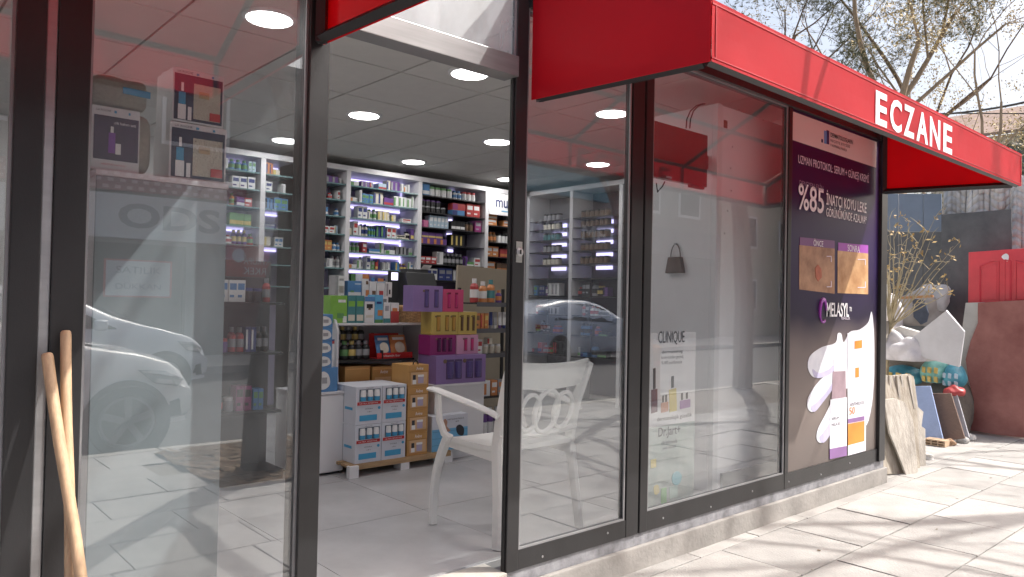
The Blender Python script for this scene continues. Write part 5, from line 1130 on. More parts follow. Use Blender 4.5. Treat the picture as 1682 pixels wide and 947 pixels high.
# big sheets at the back
RBS = mat('red_brown_sheet', (.30, .085, .07), .5, 0, .35, 2.5, .3, 18, var2=(.40, .17, .145))
plank('painted_sheet', 'big red brown painted sheet with a wavy edge standing in the yard', 'sheet', lean([(1606, 497), (1720, 490), (1760, 730), (1690, 719), (1640, 714), (1592, 706), (1600, 660), (1590, 620), (1586, 590), (1594, 560), (1606, 530)], 8.86, 9.0), RBS, (.03, 0, 0))
plank('sheet_edge', 'off white foam sheet with wavy edge, left of the red brown sheet', 'sheet', lean([(1586, 497), (1616, 496), (1606, 530), (1594, 560), (1586, 592), (1592, 620), (1600, 660), (1593, 704), (1574, 690), (1572, 600)], 8.92, 9.05), mat('foam_sheet', (.55, .54, .50), .8, 0, .12, 5, .3, 25), (.05, 0, 0))
rd = thing('red_door', 'bright red panelled door standing sideways behind the red brown sheet', 'door', (9.2, 0, .9))
RDM = mat('red_door_paint', (.64, .05, .07), .38, 0, .12, 4, .1, 40)
q = [yp(a, b2, 9.15) for a, b2 in ((1591, 414), (1730, 404), (1730, 705), (1588, 705))]
MB().slab(q, (.035, 0, 0)).build('leaf', RDM, rd, bevel=.004)
for pts in ([(1610, 437), (1626, 430), (1640, 428), (1640, 498), (1610, 498)], [(1650, 427), (1660, 428), (1660, 498), (1650, 498)], [(1668, 428), (1684, 432), (1700, 440), (1700, 498), (1668, 498)]):
    MB().tube([yp(a, b2, 9.15) for a, b2 in pts]+[yp(*pts[0], 9.15)], .011, 5).build('moulding', RDM, rd); MB().slab([yp(a, b2, 9.146).lerp(sum((yp(*q_, 9.146) for q_ in pts), Vector())/len(pts), .16) for a, b2 in pts], (.02, 0, 0)).build('raised_panel', RDM, rd, bevel=.004)
MB().slab([yp(a, b2, 9.148) for a, b2 in blob([(1645, 421), (1652, 416), (1657, 420), (1655, 429), (1649, 426)], 3)], (.002, 0, 0)).build('paint_scar', PWHITE, rd)
DGS = mat('dark_grey_sheet', (.075, .08, .088), .6, 0, .3, 3, .2, 30, var2=(.13, .135, .14)); BGP = mat('blue_grey_panel', (.15, .19, .25), .6, 0, .1, 4)
plank('metal_sheet', 'large dark grey sheet standing behind the red door', 'sheet', [yp(a, b2, 9.45) for a, b2 in ((1546, 352), (1661, 343), (1664, 700), (1546, 705))], DGS, (.02, 0, 0))
wf = thing('grey_panel_fence', 'blue grey panel fence behind the dry bush at the end of the shop', 'fence', (9.7, .6, PZ))
for a0, a1 in ((1438, 1475), (1476.5, 1516), (1517, 1546)):
    MB().slab([yp(a0, 318, 9.7), yp(a1, 318, 9.7), yp(a1, 380, 9.7), yp(a0, 380, 9.7)], (.03, 0, 0)).build('panel', BGP, wf, bevel=.003)
    MB().slab([yp(a0, 380.5, 9.69), yp(a1, 380.5, 9.69), yp(a1, 700, 9.69), yp(a0, 700, 9.69)], (.03, 0, 0)).build('panel', DGS, wf, bevel=.003)
# crumpled tarpaulin hanging over a line behind
TARP = mat('dirty_tarpaulin', (.58, .54, .50), .8, 0, .3, 5, .15, 8, var2=(.78, .75, .72))
b = MB(); nx, nz = 26, 14
def tp(i, j): 
    y = yp(1548, 350, 9.9).y+(yp(1760, 350, 9.9).y-yp(1548, 350, 9.9).y)*i/nx; z = 2.60-1.25*j/nz+.06*math.sin(i*.9)
    return Vector((9.9+.09*math.sin(i*.62+j*.10)*(.25+j/nz)+.03*math.sin(i*1.35+.25*j+1), y, z))
for i in range(nx):
    for j in range(nz): b.quad((tp(i, j), tp(i+1, j), tp(i+1, j+1), tp(i, j+1)))
tr_ = tag(b.build('tarpaulin', TARP, smooth=True), 'dirty pale tarpaulin draped over the line behind the grey sheet', 'tarpaulin')
mo = tr_.modifiers.new('thick', 'SOLIDIFY'); mo.thickness = .012
for yy in (yp(1548, 350, 9.95).y, yp(1700, 350, 9.95).y-.4): pass
pst = thing('fence_post', 'weathered pole carrying the tarpaulin, under the awning end', 'post', (9.98, -.35, PZ)); MB().tube([(9.98, -.35, PZ), (9.98, -.36, 2.75)], .03, 8).build('pole', PLY, pst)
# dry bush
TWIG = mat('dry_twig', (.34, .29, .19), .85, 0, .3, 12); DLEAF = mat('dry_leaf', (.42, .24, .06), .7, 0, .5, 30, var2=(.50, .36, .14))
def leafmesh(b, p, s, rr):
    a = Vector((rr.uniform(-1, 1), rr.uniform(-1, 1), rr.uniform(-1, 1))).normalized(); c = a.orthogonal().normalized()
    b.quad((p, p+a*s*.5+c*s*.28, p+a*s, p+a*s*.5-c*s*.28))
bs = thing('dry_bush', 'dry bare bush with a few orange leaves at the end of the shop', 'bush', (8.2, .65, PZ)); rr = random.Random(21)
tw, lf = MB(), MB()
root = yp(1462, 520, 8.25); root.z = .9
tips = [(1452, 345), (1463, 358), (1470, 372), (1480, 385), (1493, 362), (1520, 378), (1528, 395), (1538, 357), (1577, 396), (1566, 420), (1552, 455), (1545, 470), (1500, 400), (1450, 400), (1488, 420), (1512, 412), (1560, 480), (1455, 440), (1535, 430), (1447, 370)]
MB().tube([(8.25, root.y+.05, PZ), (8.22, root.y+.02, .4), root], [.03, .024, .016], 6).build('stem', TWIG, bs)
for a, c2 in tips:
    tip = yp(a, c2, 8.25+rr.uniform(-.25, .25)); mid = root.lerp(tip, .5)+Vector((rr.uniform(-.1, .1), rr.uniform(-.06, .06), rr.uniform(-.05, .08)))
    pts = []
    for k in range(9):
        t_ = k/8; pts.append(root*(1-t_)**2+mid*2*t_*(1-t_)+tip*t_*t_+Vector((0, rr.uniform(-.012, .012), rr.uniform(-.012, .012))))
    tw.tube(pts, [.010-.0085*k/8 for k in range(9)], 5, False)
    for k in range(3, 9):
        if rr.random() < .8:
            e = pts[k]+Vector((rr.uniform(-.1, .1), rr.uniform(-.13, .13), rr.uniform(-.02, .14))); tw.tube([pts[k], (pts[k]+e)/2+Vector((0, .01, .015)), e], [.004, .003, .0015], 4, False)
            if rr.random() < .5:
                for _ in range(rr.randint(1, 4)): leafmesh(lf, e+Vector((rr.uniform(-.02, .02), rr.uniform(-.02, .02), rr.uniform(-.02, .02))), rr.uniform(.03, .055), rr)
    for _ in range(4): leafmesh(lf, tip+Vector((rr.uniform(-.03, .03), rr.uniform(-.03, .03), rr.uniform(-.03, .03))), rr.uniform(.03, .06), rr)
tw.build('twigs', TWIG, bs, smooth=True); lf.build('leaves', DLEAF, bs)['kind'] = 'stuff'

# ================================================================== TREES
BARK = mat('tree_bark', (.17, .12, .085), .9, 0, .35, 10, .9, 40, stretch=(1, 1, .3)); BARKL = mat('pale_bark', (.27, .21, .15), .9, 0, .3, 10, .8, 40, stretch=(1, 1, .3))
def tree(name, label, base, h, seed, leafm=None, nleaf=0, lsize=.06, bark=BARK, r0=.13, fork=.4, levels=5, spread=.55, grp=None, lean=(0, 0), droop=0, trunk_pts=None, needle=False, limbs=None):
    rr = random.Random(seed); t = thing(name, label, 'tree', base, grp); base = Vector(base)
    tk, br, lv = MB(), MB(), MB(); tipsl = []
    def grow(p, d, L, r, lev):
        n = 4 if lev > 1 else 6; pts = [p]; q = p.copy(); dd = d.copy()
        for k in range(n):
            dd = (dd+Vector((rr.uniform(-.16, .16), rr.uniform(-.16, .16), rr.uniform(-.06, .14)-droop*lev*.06))).normalized(); q = q+dd*(L/n); pts.append(q.copy())
        rad = [r*(1-.55*k/n) for k in range(n+1)]
        (tk if lev == 0 else br).tube(pts, rad, 9 if lev == 0 else (6 if lev < 3 else 3), False)
        if lev >= levels-1: tipsl.extend(pts[1:])
        if lev < levels:
            m = rr.randint(2, 3) if lev else (limbs or rr.randint(3, 4))
            for c in range(m):
                k = n if c == 0 else rr.randint(max(1, n//2), n); a = dd.orthogonal().normalized(); b2 = dd.cross(a); an = rr.uniform(0, 6.28)
                nd = (dd*(1-spread*.4)+(a*math.cos(an)+b2*math.sin(an))*spread*rr.uniform(.7, 1.25)+Vector((0, 0, .12-droop*.25))).normalized()
                grow(pts[k], nd, L*rr.uniform(.58, .82) if lev else h*(1-fork)*rr.uniform(.38, .5), rad[k]*rr.uniform(.55, .75), lev+1)
    grow(base, Vector((lean[0], lean[1], 1)).normalized(), h*fork, r0, 0)
    tk.build('trunk', bark, t, smooth=True); br.build('branches', bark, t, smooth=True)['kind'] = 'stuff'
    if leafm:
        for _ in range(nleaf):
            p = rr.choice(tipsl)+Vector((rr.gauss(0, .07), rr.gauss(0, .07), rr.gauss(0, .07)))*(2 if needle else 1)
            if needle:
                a = Vector((rr.uniform(-1, 1), rr.uniform(-1, 1), rr.uniform(-.3, 1))).normalized(); c = a.orthogonal().normalized()*.005*lsize/.1
                for k in range(5):
                    a2 = (a+Vector((rr.uniform(-.6, .6), rr.uniform(-.6, .6), rr.uniform(-.6, .6)))).normalized(); lv.quad((p-c, p+c, p+a2*lsize))
            else: leafmesh(lv, p, lsize*rr.uniform(.6, 1.3), rr)
        lv.build('crown', leafm, t)['kind'] = 'stuff'
    return t
OCH = mat('ochre_spring_leaf', (.46, .32, .11), .7, 0, .4, 8, var2=(.52, .42, .22)); GRNL = mat('pine_needle', (.075, .095, .035), .7, 0, .4, 4, var2=(.16, .15, .06))
OLV = mat('olive_spring_leaf', (.22, .19, .07), .7, 0, .4, 5, var2=(.40, .31, .13))
def base_at(px, dist):
    r = _ray(px, 480); r = Vector((r.x, r.y, 0)).normalized(); p = CAM+r*dist; return (p.x, p.y, PZ)
tree('bare_tree', 'bare spring tree with ochre buds, its forked trunk over the lettering', base_at(1486, 15.5), 12.0, 5, OLV, 9000, .075, BARKL, .21, .46, 6, .62, 'trees beyond the shop', limbs=4)
tree('bare_tree', 'leaning bare tree left of the forked one, behind the awning', base_at(1395, 18), 13.0, 14, OLV, 6000, .07, BARK, .19, .46, 5, .5, 'trees beyond the shop', lean=(.10, -.16))
tree('bare_tree', 'ochre budded tree at the right edge of the sky', base_at(1585, 15), 8.6, 33, OCH, 12000, .06, BARKL, .10, .40, 7, .7, 'trees beyond the shop', limbs=5)
tree('pine_tree', 'pine with dull green needles over the corner of the awning', base_at(1255, 18), 10.5, 8, GRNL, 12000, .14, BARK, .2, .5, 5, .6, 'trees beyond the shop', needle=True)
tree('shrub_tree', 'low green tree before the tiled roof at the far right', base_at(1660, 21), 6.0, 51, GRNL, 6500, .12, BARK, .09, .35, 5, .7, 'trees beyond the shop', needle=True)
# street trees: outside the frame, they throw the branch shadows and stand in the reflections
ST = 'street trees along the kerb'
tree('street_tree', 'tall bare street tree past the bollard, seen only as shadows on the paving', (10.6, -4.22+.15, PZ), 15.0, 61, OCH, 2500, .07, BARK, .16, .52, 6, .62, ST)
tree('street_tree', 'bare street tree far along the kerb, seen only in the panes', (16.5, -4.0, PZ), 10.0, 62, OCH, 400, .06, BARK, .18, .4, 5, .6, ST)
tree('street_tree', 'bare street tree between bollard and tree pit, its twigs shading the paving', (8.0, -3.9, PZ), 9.5, 63, OCH, 4500, .06, BARK, .11, .42, 6, .7, ST, limbs=5)
tree('street_tree', 'bare street tree past the tall one, shading the yard end of the paving', (13.2, -3.9, PZ), 11.0, 71, OCH, 3000, .07, BARK, .13, .42, 6, .7, ST, limbs=5)
tree('street_tree', 'dark trunked street tree in the soil pit, mirrored right of the cabinet', (2.36, -3.05, PZ), 8.5, 64, OCH, 500, .06, mat('dark_bark', (.07, .055, .045), .9, 0, .4, 10, .9, 40, stretch=(1, 1, .3)), .17, .34, 6, .66, ST, limbs=5)

# fallen leaves on the paving
rr = random.Random(5); b = MB()
for k in range(22):
    p = Vector((rr.uniform(2.6, 9), rr.uniform(-1.8, .0), PZ+.004)); a = rr.uniform(0, 6.28); s_ = rr.uniform(.010, .026); d = Vector((math.cos(a), math.sin(a), rr.uniform(-.1, .3)))*s_; c = Vector((-math.sin(a), math.cos(a), .1))*s_*.4
    b.quad((p, p+d*.5+c, p+d, p+d*.5-c))
tag(b.build('leaf_litter', mat('litter_brown', (.12, .075, .04), .8, 0, .4, 30)), 'few dry leaf scraps scattered on the paving', 'leaves', kind='stuff')
# far house and cables
hs = thing('far_house', 'low house with brown tiled roof beyond the trees at the right', 'house', (34, 8, PZ)); 
HX = 33
hy0, hy1 = atx(1760, 250, HX).y, atx(1530, 250, HX).y; hz = atx(1640, 222, HX).z; hr = atx(1640, 184, HX+3).z
boxes('wall', mat('house_wall', (.45, .40, .35), .9, 0, .15, 2), hs, [(HX, HX+6, hy0, hy1, PZ, hz)])
MB().slab([(HX-.4, hy0-.3, hz-.05), (HX-.4, hy1+.3, hz-.05), (HX+3, hy1+.3, hr), (HX+3, hy0-.3, hr)], (0, 0, .12)).build('roof', mat('roof_tiles', (.27, .19, .155), .85, 0, .3, 4, .6, 12), hs)
for k in range(5): y = hy0+.8+k*(hy1-hy0-1.6)/4; w_ = boxes('window', WHITE, hs, [(HX-.04, HX-.001, y-.5, y+.5, hz-1.7, hz-.4)]); boxes('pane', mat('house_window', (.05, .06, .07), .1), w_, [(HX-.05, HX-.041, y-.42, y+.42, hz-1.62, hz-.48)])
def wire(label, pts, r=.012):
    p = [Vector(q) for q in pts]; lo = p[0]; o = MB().tube(p, r, 5).build('overhead_cable', GASKET, None, org=lo); tag(o, label, 'cable', 'overhead cables beyond the awning')
def wpts(a, b2, c): return [atx(*a, 20).lerp(atx(*c, 14), t_)*1.0+(atx(*b2, 17)-atx(*a, 20).lerp(atx(*c, 14), .5))*(4*t_*(1-t_)) for t_ in [k/10 for k in range(11)]]
wire('thick overhead cable rising to the right edge above the roof', wpts((1480, 190), (1610, 181), (1760, 146)), .022)
wire('thin straight overhead cable just above the roof', wpts((1500, 186), (1620, 186), (1760, 187)))

# ================================================================== ACROSS THE STREET (seen in the panes)
BWALL = mat('facade_pale', (.20, .195, .19), .85, 0, .12, 2, .3, 20); BDARK = mat('shop_window_dark', (.03, .033, .036), .08, 0, .3, 3); SIGNW = mat('sign_white', (.66, .68, .70), .5, 0, .04, 3); GRYL = mat('sign_letter_grey', (.30, .30, .31), .5)
CANR = mat('canopy_dull_red', (.28, .045, .05), .6, 0, .2, 4)
BY_ = -14.0
sA = thing('opposite_shop', 'shop across the street with white sign and dotted red canopy, mirrored at left', 'building', (3, BY_, PZ))
boxes('wall', BWALL, sA, [(-12, 10.5, BY_-6, BY_, PZ, 6.2)]); boxes('roof', mat('roof_felt', (.1, .1, .1)), sA, [(-12.2, 10.7, BY_-6, BY_+.25, 6.201, 6.35)])
boxes('sign_board', SIGNW, sA, [(1.4, 6.15, BY_+.001, BY_+.16, 2.2, 3.06)])
text('lettering', 'ODS', (5.0, BY_+.165, 2.40), -UX, UZ, .50, GRYL, sA, width=2.0, flip=True, bold=.03, align='C')
b = MB()
b.slab([(-3, BY_+.17, 3.12), (6.6, BY_+.17, 3.12), (6.6, BY_+.001, 3.55), (-3, BY_+.001, 3.55)], (0, .004, .004)); b.build('canopy', CANR, sA)
b = MB()
for i in range(44):
    for j in range(3): b.obox((-2.9+i*.215+.1*(j % 2), BY_+.165-j*.055, 3.19+j*.14), (.05, 0, 0), (0, -.012, .032), (0, .006, .0025))
b.build('canopy_dots', mat('canopy_dot_pink', (.55, .36, .36), .6), sA)['kind'] = 'stuff'
for x0_, x1_ in ((-5.4, -2.9), (-2.6, .2), (.5, 2.9), (3.1, 5.3), (7.2, 8.8)): w_ = boxes('window', BDARK, sA, [(x0_, x1_, BY_+.001, BY_+.03, .1, 2.05)]); boxes('frame', GASKET, w_, [(x0_-.06, x0_, BY_+.001, BY_+.06, .04, 2.1), (x1_, x1_+.06, BY_+.001, BY_+.06, .04, 2.1), (x0_, x1_, BY_+.001, BY_+.06, 2.051, 2.1)])
for r_ in range(2):
    for k in range(7):
        if r_: continue
        x = -10+k*3.1; w_ = boxes('window', WHITE, sA, [(x-.7, x+.7, BY_+.001, BY_+.05, 4.2, 5.5)]); boxes('pane', BDARK, w_, [(x-.62, x+.62, BY_+.051, BY_+.06, 4.28, 5.42)])
nb = boxes('notice', SIGNW, sA, [(3.85, 5.05, BY_+.031, BY_+.036, 1.05, 1.75)]); boxes('notice_border', REDP, nb, [(3.81, 5.09, BY_+.0305, BY_+.0335, 1.02, 1.78)])
text('lettering', 'SATILIK', (4.45, BY_+.04, 1.50), -UX, UZ, .14, GRYL, nb, width=.85, align='C', flip=True); text('lettering', 'DÜKKAN', (4.45, BY_+.04, 1.18), -UX, UZ, .14, GRYL, nb, width=.85, align='C', flip=True)
ks = thing('pharmacy_kiosk_sign', 'tall white and red advert board across the street, seen mirrored right of the cabinet', 'sign', (6.5, BY_+.3, PZ))
boxes('board', SIGNW, ks, [(6.15, 7.25, BY_+.10, BY_+.16, 2.26, 3.2)]); boxes('red_board', mat('sign_red', (.45, .045, .04), .5), ks, [(6.15, 7.25, BY_+.10, BY_+.165, 1.52, 2.24)]); boxes('lower_board', mat('sign_maroon', (.12, .025, .03), .5), ks, [(6.15, 7.25, BY_+.10, BY_+.15, PZ, 1.5)])
for k, (s_, z, c) in enumerate((('fonksiyonel', 2.92, mat('sign_blue', (.08, .20, .38))), ('vitaminler', 2.64, GRYL), ('anne / bebek', 2.36, GRYL))): text('lettering', s_, (7.15, BY_+.165, z), -UX, UZ, .14, c, ks, width=.85)
for s_, z in (('AVRUPA', 1.80), ('ERKEK', 1.58)): text('lettering', s_, (7.15, BY_+.17, z), -UX, UZ, .15, SIGNW, ks, width=.62)
MB().lathe((6.42, BY_+.165, 1.98), [(.15, 0), (.15, .01)], 20, (0, 1, 0)).build('badge', SIGNW, ks)
sB = thing('opposite_block', 'pale block across the street with teal hoarding and white letters, mirrored', 'building', (20, BY_, PZ))
boxes('wall', mat('block_wall', (.30, .28, .26), .85, 0, .15, 1.5, .3, 20), sB, [(12.5, 26, BY_-8, BY_-.5, PZ, 5.9)]); boxes('hoarding', mat('hoarding_teal', (.10, .34, .46), .6, 0, .4, 2, var2=(.22, .46, .54)), sB, [(13.5, 19.2, BY_-.499, BY_-.3, 4.5, 5.5)])
boxes('ground_floor', mat('block_shopfront', (.10, .10, .11), .5, 0, .4, 2), sB, [(12.6, 25.9, BY_-.499, BY_-.42, PZ, 2.9)]); boxes('fascia', mat('fascia_grey', (.20, .19, .20), .6, 0, .2, 2), sB, [(12.6, 25.9, BY_-.499, BY_-.35, 2.91, 3.9)])
text('lettering', 'MAFA', (17.35, BY_-.345, 3.1), -UX, UZ, .55, SIGNW, sB, width=1.75, flip=True, bold=.02); text('lettering', 'METE', (20.1, BY_-.345, 3.1), -UX, UZ, .55, SIGNW, sB, width=2.2, flip=True, bold=.02)
for r_ in range(2):
    for k in range(5):
        x = 14+k*2.5
        if r_ or x < 19.4: continue
        w_ = boxes('window', WHITE, sB, [(x-.7, x+.7, BY_-.499, BY_-.46, 4.4+r_*1.6, 5.5+r_*1.6)]); boxes('pane', BDARK, w_, [(x-.6, x+.6, BY_-.459, BY_-.45, 4.5+r_*1.6, 5.4+r_*1.6)])
sC = thing('opposite_house', 'cream house farther along the far side of the street', 'building', (38, BY_, PZ))
boxes('wall', mat('cream_wall', (.52, .47, .38), .9, 0, .1, 2), sC, [(27, 60, BY_-9, BY_-1, PZ, 6.0)])
for r_ in range(2):
    for k in range(9): x = 29+k*3.4; w_ = boxes('window', WHITE, sC, [(x-.75, x+.75, BY_-.999, BY_-.95, .9+r_*2.7, 2.3+r_*2.7)]); boxes('pane', BDARK, w_, [(x-.65, x+.65, BY_-.949, BY_-.94, 1.0+r_*2.7, 2.2+r_*2.7)])
sD = thing('opposite_flats', 'tall grey flats across the street, out of the picture to the left', 'building', (-20, BY_, PZ)); boxes('wall', BWALL, sD, [(-34, -12.3, BY_-9, BY_-.5, PZ, 9.0)])
for r_ in range(3):
    for k in range(6): x = -32+k*3.3; w_ = boxes('window', WHITE, sD, [(x-.75, x+.75, BY_-.499, BY_-.45, .9+r_*2.7, 2.3+r_*2.7)]); boxes('pane', BDARK, w_, [(x-.65, x+.65, BY_-.449, BY_-.44, 1.0+r_*2.7, 2.2+r_*2.7)])

# bollard
RUST = mat('rusty_paint', (.32, .15, .07), .75, 0, .35, 8, .4, 40)
bo = thing('bollard', 'rusty brown bollard at the kerb, seen in the narrow pane', 'bollard', (8.2, -3.95, PZ)); MB().lathe((8.2, -3.95, PZ), [(.11, 0), (.11, .02), (.085, .03), (.08, .62), (.095, .64), (.095, .70), (.05, .74)], 14).build('post', RUST, bo, smooth=True); MB().lathe((8.2, -3.95, PZ+.46), [(.083, 0), (.083, .06)], 14).build('band', gm('red'), bo)

# ------------------------------------------------------------------ cars
TYRE = mat('tyre_rubber', (.018, .018, .019), .8, 0, .2, 20); RIM = mat('alloy_rim', (.20, .205, .215), .35, .6, .1, 6); CARGL = mat('car_glass', (.02, .025, .028), .04, 0, .1, 3, coat=.3); CHR = mat('lamp_lens', (.60, .62, .64), .08, .3); BLKP = mat('car_black_plastic', (.02, .02, .022), .5); TAIL = mat('tail_lamp_red', (.40, .02, .02), .15)
def car(name, label, paint, xr, yn, L, W, prof, belt, wheels, wr, rear=False):
    """xr: rear x, yn: near side y (towards the shop), prof: (s, roofline z) along the car, belt: shoulder line; nose points to +x"""
    t = thing(name, label, 'car', (xr+L/2, yn-W/2, RZ), 'parked cars mirrored in the panes')
    def ip(tab, s):
        for (a, va), (b2, vb) in zip(tab, tab[1:]):
            if s <= b2: k = (s-a)/(b2-a+1e-9); k = k*k*(3-2*k)*.35+k*.65; return va+(vb-va)*k
        return tab[-1][1]
    N = 44; hw = W/2; rings = []
    for k in range(N+1):
        s = k/N; zt = ip(prof, s); zb = ip(belt, s); wz = hw*(1-.20*max(0, (s-.80)/.2)**2.0-.10*max(0, (.12-s)/.12)**2)
        zt = max(zt, zb+.004); cab = min(1, (zt-zb)/.42); low = .20+.10*max(0, (s-.93)/.07)+.1*max(0, (.05-s)/.05)
        wt = wz*(.93-.20*cab); zr = zt
        rings.append([(0, low), (wz*.86, low), (wz*.975, low+.07), (wz, low+.22), (wz*.995, (low+zb)/2+.12), (wz*.965, zb-.06), (wz*.935, zb), (wz*.935+(wt-wz*.935)*.55, zb+(zr-zb)*.58), (wt, zr-.045*cab-.004), (wt*.86, zr), (wt*.5, zr+.02), (0, zr+.028)])
    b = MB(); n = len(rings[0]); yc = yn-hw
    P = lambda k, j, sg: Vector((xr+L*k/N, yc+sg*rings[k][j][0], RZ+rings[k][j][1]))
    for sg in (1, -1):
        for k in range(N):
            for j in range(n-1): b.quad((P(k, j, sg), P(k+1, j, sg), P(k+1, j+1, sg), P(k, j+1, sg)))
    for k in (0, N):
        pts = [P(k, j, 1) for j in range(n)]+[P(k, j, -1) for j in range(n-2, 0, -1)]; b.quad(pts)
    body = b.build('body', paint, t)
    bm = bmesh.new(); bm.from_mesh(body.data); bmesh.ops.remove_doubles(bm, verts=bm.verts, dist=.0005); bmesh.ops.recalc_face_normals(bm, faces=bm.faces); bm.to_mesh(body.data); bm.free()
    body.data.polygons.foreach_set('use_smooth', [True]*len(body.data.polygons)); body.data.set_sharp_from_angle(angle=R(50))
    def side(s, z, off=.006):   # point on the near flank above the belt
        k = min(N-1, max(0, int(s*N))); f_ = s*N-k; zb = ip(belt, s); zt = max(ip(prof, s), zb+.01); wz = rings[k][3][0]*(1-f_)+rings[k+1][3][0]*f_
        cab = min(1, (zt-zb)/.42); wt = wz*(.93-.20*cab)
        yy = wz*.995 if z < zb-.06 else wz*.935+(wt-wz*.935)*max(0, min(1, (z-zb)/(max(.05, zt-.045-zb))))
        return yy+off
    def patch(nm, pts, m, off=.006, both=True):
        for sg in ((1, -1) if both else (1,)):
            MB().slab([Vector((xr+L*s, yc+sg*side(s, z, off), RZ+z)) for s, z in pts], (0, -sg*.010, 0)).build(nm, m, t)
    # side windows split by pillars follow the roof line
    cabs = [s for s in [k/100 for k in range(101)] if ip(prof, s)-ip(belt, s) > .17]
    s0, s1 = cabs[0]+.02, cabs[-1]; cuts = [s0, s0+(s1-s0)*.42, s1-.005]
    if rear: cuts = [s0, s0+(s1-s0)*.18, s0+(s1-s0)*.56, s1-.005]
    for a, c in zip(cuts, cuts[1:]):
        a2, c2 = a+.006, c-.006; up = [(a2+(c2-a2)*k/6, max(ip(belt, a2+(c2-a2)*k/6)+.035, ip(prof, a2+(c2-a2)*k/6)-.085)) for k in range(7)]
        lo = [(a2+(c2-a2)*k/6, ip(belt, a2+(c2-a2)*k/6)+.02) for k in (6, 3, 0)]
        patch('side_window', up+lo, CARGL)
    # windscreen
    sw = [s for s in [k/200 for k in range(201)] if s > .4 and ip(prof, s)-ip(belt, s) > .03]; e = sw[-1]-.01; a = [s for s in sw if ip(prof, s) > max(z for _, z in prof)-.09][-1]
    q = []
    for s in (a, (a+e)/2, e): k = int(s*N); q.append((s, rings[k][9][0], ip(prof, s)+.026))
    b = MB(); 
    for (sa, wa, za), (sb_, wb, zb2) in zip(q, q[1:]): b.slab([(xr+L*sa, yc-wa, RZ+za), (xr+L*sa, yc+wa, RZ+za), (xr+L*sb_, yc+wb, RZ+zb2), (xr+L*sb_, yc-wb, RZ+zb2)], (0, 0, .006))
    b.build('windscreen', CARGL, t)
    for ws in wheels:
        for sg in (1, -1):
            c = Vector((xr+L*ws, yc+sg*(hw-.10), RZ+wr))
            MB().lathe(c+Vector((0, sg*.065, 0)), [(wr+.042, 0), (wr+.042, .04)], 30, (0, sg, 0)).build('wheel_arch', BLKP, t)
            w_ = MB().lathe(c-Vector((0, sg*.10, 0)), [(wr*.7, 0), (wr*.96, .01), (wr, .04), (wr, .19), (wr*.96, .215), (wr*.74, .22), (wr*.70, .20)], 32, (0, sg, 0)).build('wheel', TYRE, t, smooth=True)
            rm = MB().lathe(c+Vector((0, sg*.07, 0)), [(wr*.70, 0), (wr*.70, .045), (wr*.64, .048), (wr*.62, .02), (.02, .015)], 28, (0, sg, 0))
            for k in range(5):
                an = 2*math.pi*k/5+.3; d = Vector((math.cos(an), 0, math.sin(an))); tg = Vector((-math.sin(an), 0, math.cos(an)))
                rm.obox(c+Vector((0, sg*.115, 0))+d*wr*.34, d*wr*.31, Vector((0, .012, 0)), tg*.028)
            rm.build('rim', RIM, w_)
    zb = ip(belt, .93)
    patch('headlight', [(.885, zb-.02), (.945, zb-.05), (.985, zb-.14), (.968, zb-.19), (.92, zb-.15)], mat('lamp_housing', (.16, .17, .18), .1, .2), .014)
    patch('lamp_strip', [(.893, zb-.026), (.945, zb-.056), (.978, zb-.125), (.970, zb-.125), (.94, zb-.078), (.895, zb-.046)], CHR, .022); patch('lamp_strip', [(.922, zb-.105), (.955, zb-.125), (.958, zb-.165), (.926, zb-.14)], CHR, .022)
    patch('bumper_lip', [(.925, .25), (.985, .27), (.985, .31), (.925, .285)], paint, .03); patch('air_vent', [(.955, .31), (.978, .32), (.972, .47), (.952, .45)], BLKP, .014)
    patch('body_crease', [(.22, ip(belt, .22)-.20), (.80, ip(belt, .80)-.13), (.80, ip(belt, .80)-.122), (.22, ip(belt, .22)-.19)], paint, .010)
    patch('indicator', [(.92, zb-.125), (.965, zb-.165), (.966, zb-.18), (.922, zb-.145)], gm('grey'), .020)
    patch('tail_lamp', [(.012, ip(belt, .02)-.02), (.075, ip(belt, .05)-.03), (.085, ip(belt, .05)-.10), (.012, ip(belt, .05)-.17)], TAIL, .012)
    boxes('bumper_grille', BLKP, t, [(xr+L-.02, xr+L+.012, yc-hw*.55, yc+hw*.55, RZ+.32, RZ+.52)]); patch('fog_lamp', [(.945, .34), (.975, .36), (.975, .46), (.955, .46)], BLKP, -.0)
    patch('sill', [(.20, .215), (.78, .215), (.78, .27), (.20, .27)], BLKP, .002)
    for s in (cuts[-2]+.02, cuts[-3]+.03 if len(cuts) > 3 else cuts[0]+.05): z = ip(belt, s)-.11; patch('door_handle', [(s, z), (s+.045, z), (s+.045, z+.028), (s, z+.028)], paint, .022)
    for s in (cuts[-2], cuts[-1]-.03): patch('door_seam', [(s, .28), (s+.002, .28), (s+.002, ip(belt, s)), (s, ip(belt, s))], BLKP, .003)
    sM = cuts[-1]-.06
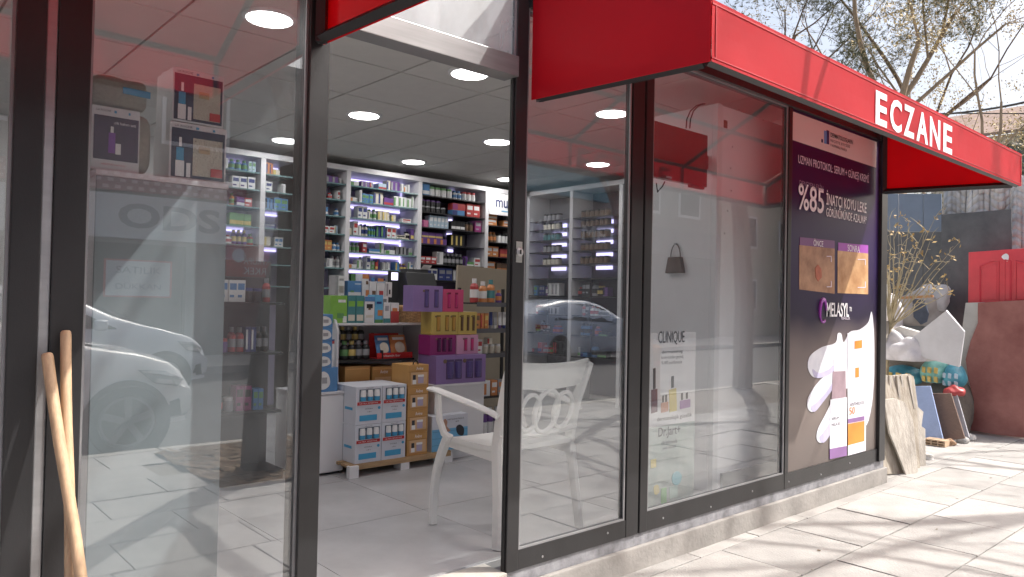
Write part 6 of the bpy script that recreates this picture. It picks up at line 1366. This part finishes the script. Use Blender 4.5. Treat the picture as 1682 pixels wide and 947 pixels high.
    for sg in (1, -1):
        c = Vector((xr+L*sM, yc+sg*(side(sM, ip(belt, sM)+.05)+.10), RZ+ip(belt, sM)+.075)); m_ = soft('mirror', c.x-.06, c.x+.08, c.y-.09, c.y+.09, c.z-.07, c.z+.065, paint, t)
        MB().box(c.x-.02, c.x+.02, min(c.y, c.y-sg*.14), max(c.y, c.y-sg*.14), c.z-.065, c.z-.03).build('mirror_arm', BLKP, t)
    return t
WP = mat('white_car_paint', (.80, .81, .83), .18, 0, .02, 2, coat=.8); WP2 = mat('white_hatch_paint', (.74, .77, .83), .2, 0, .02, 2, coat=.8); BP = mat('silver_blue_paint', (.58, .66, .80), .22, .0, .03, 2, coat=.8)
prof_s = [(0, .92), (.04, 1.02), (.10, 1.07), (.25, 1.36), (.40, 1.44), (.52, 1.43), (.64, 1.22), (.73, 1.02), (.88, .90), (.96, .80), (.985, .70), (1, .56)]
belt_s = [(0, .86), (.3, .97), (.6, .95), (.73, .94), (.88, .84), (.96, .74), (1, .54)]
car('white_saloon', 'white saloon parked at the near kerb, its nose mirrored large in the left pane', WP, 2.44-4.5, -4.66, 4.5, 1.82, prof_s, belt_s, (.20, .868), .315)
prof_h = [(0, .98), (.03, 1.10), (.10, 1.38), (.25, 1.47), (.45, 1.46), (.55, 1.40), (.72, 1.08), (.80, .98), (.92, .86), (.97, .76), (1, .52)]
belt_h = [(0, .95), (.2, 1.0), (.5, .95), (.74, .92), (.80, .93), (.92, .82), (.97, .72), (1, .50)]
car('white_hatchback', 'white hatchback behind the saloon on the far side, mirrored in the left pane', WP2, 3.85-4.0, -8.2, 4.0, 1.74, prof_h, belt_h, (.17, .845), .31)
prof_g = [(0, .98), (.04, 1.16), (.12, 1.36), (.28, 1.46), (.45, 1.46), (.56, 1.38), (.72, 1.06), (.80, .97), (.92, .86), (.97, .76), (1, .52)]
car('blue_hatchback', 'silver blue hatchback parked far side, mirrored in the pane right of the doorway', BP, 11.3, -9.5, 4.2, 1.76, prof_g, belt_h, (.175, .83), .32, rear=True)
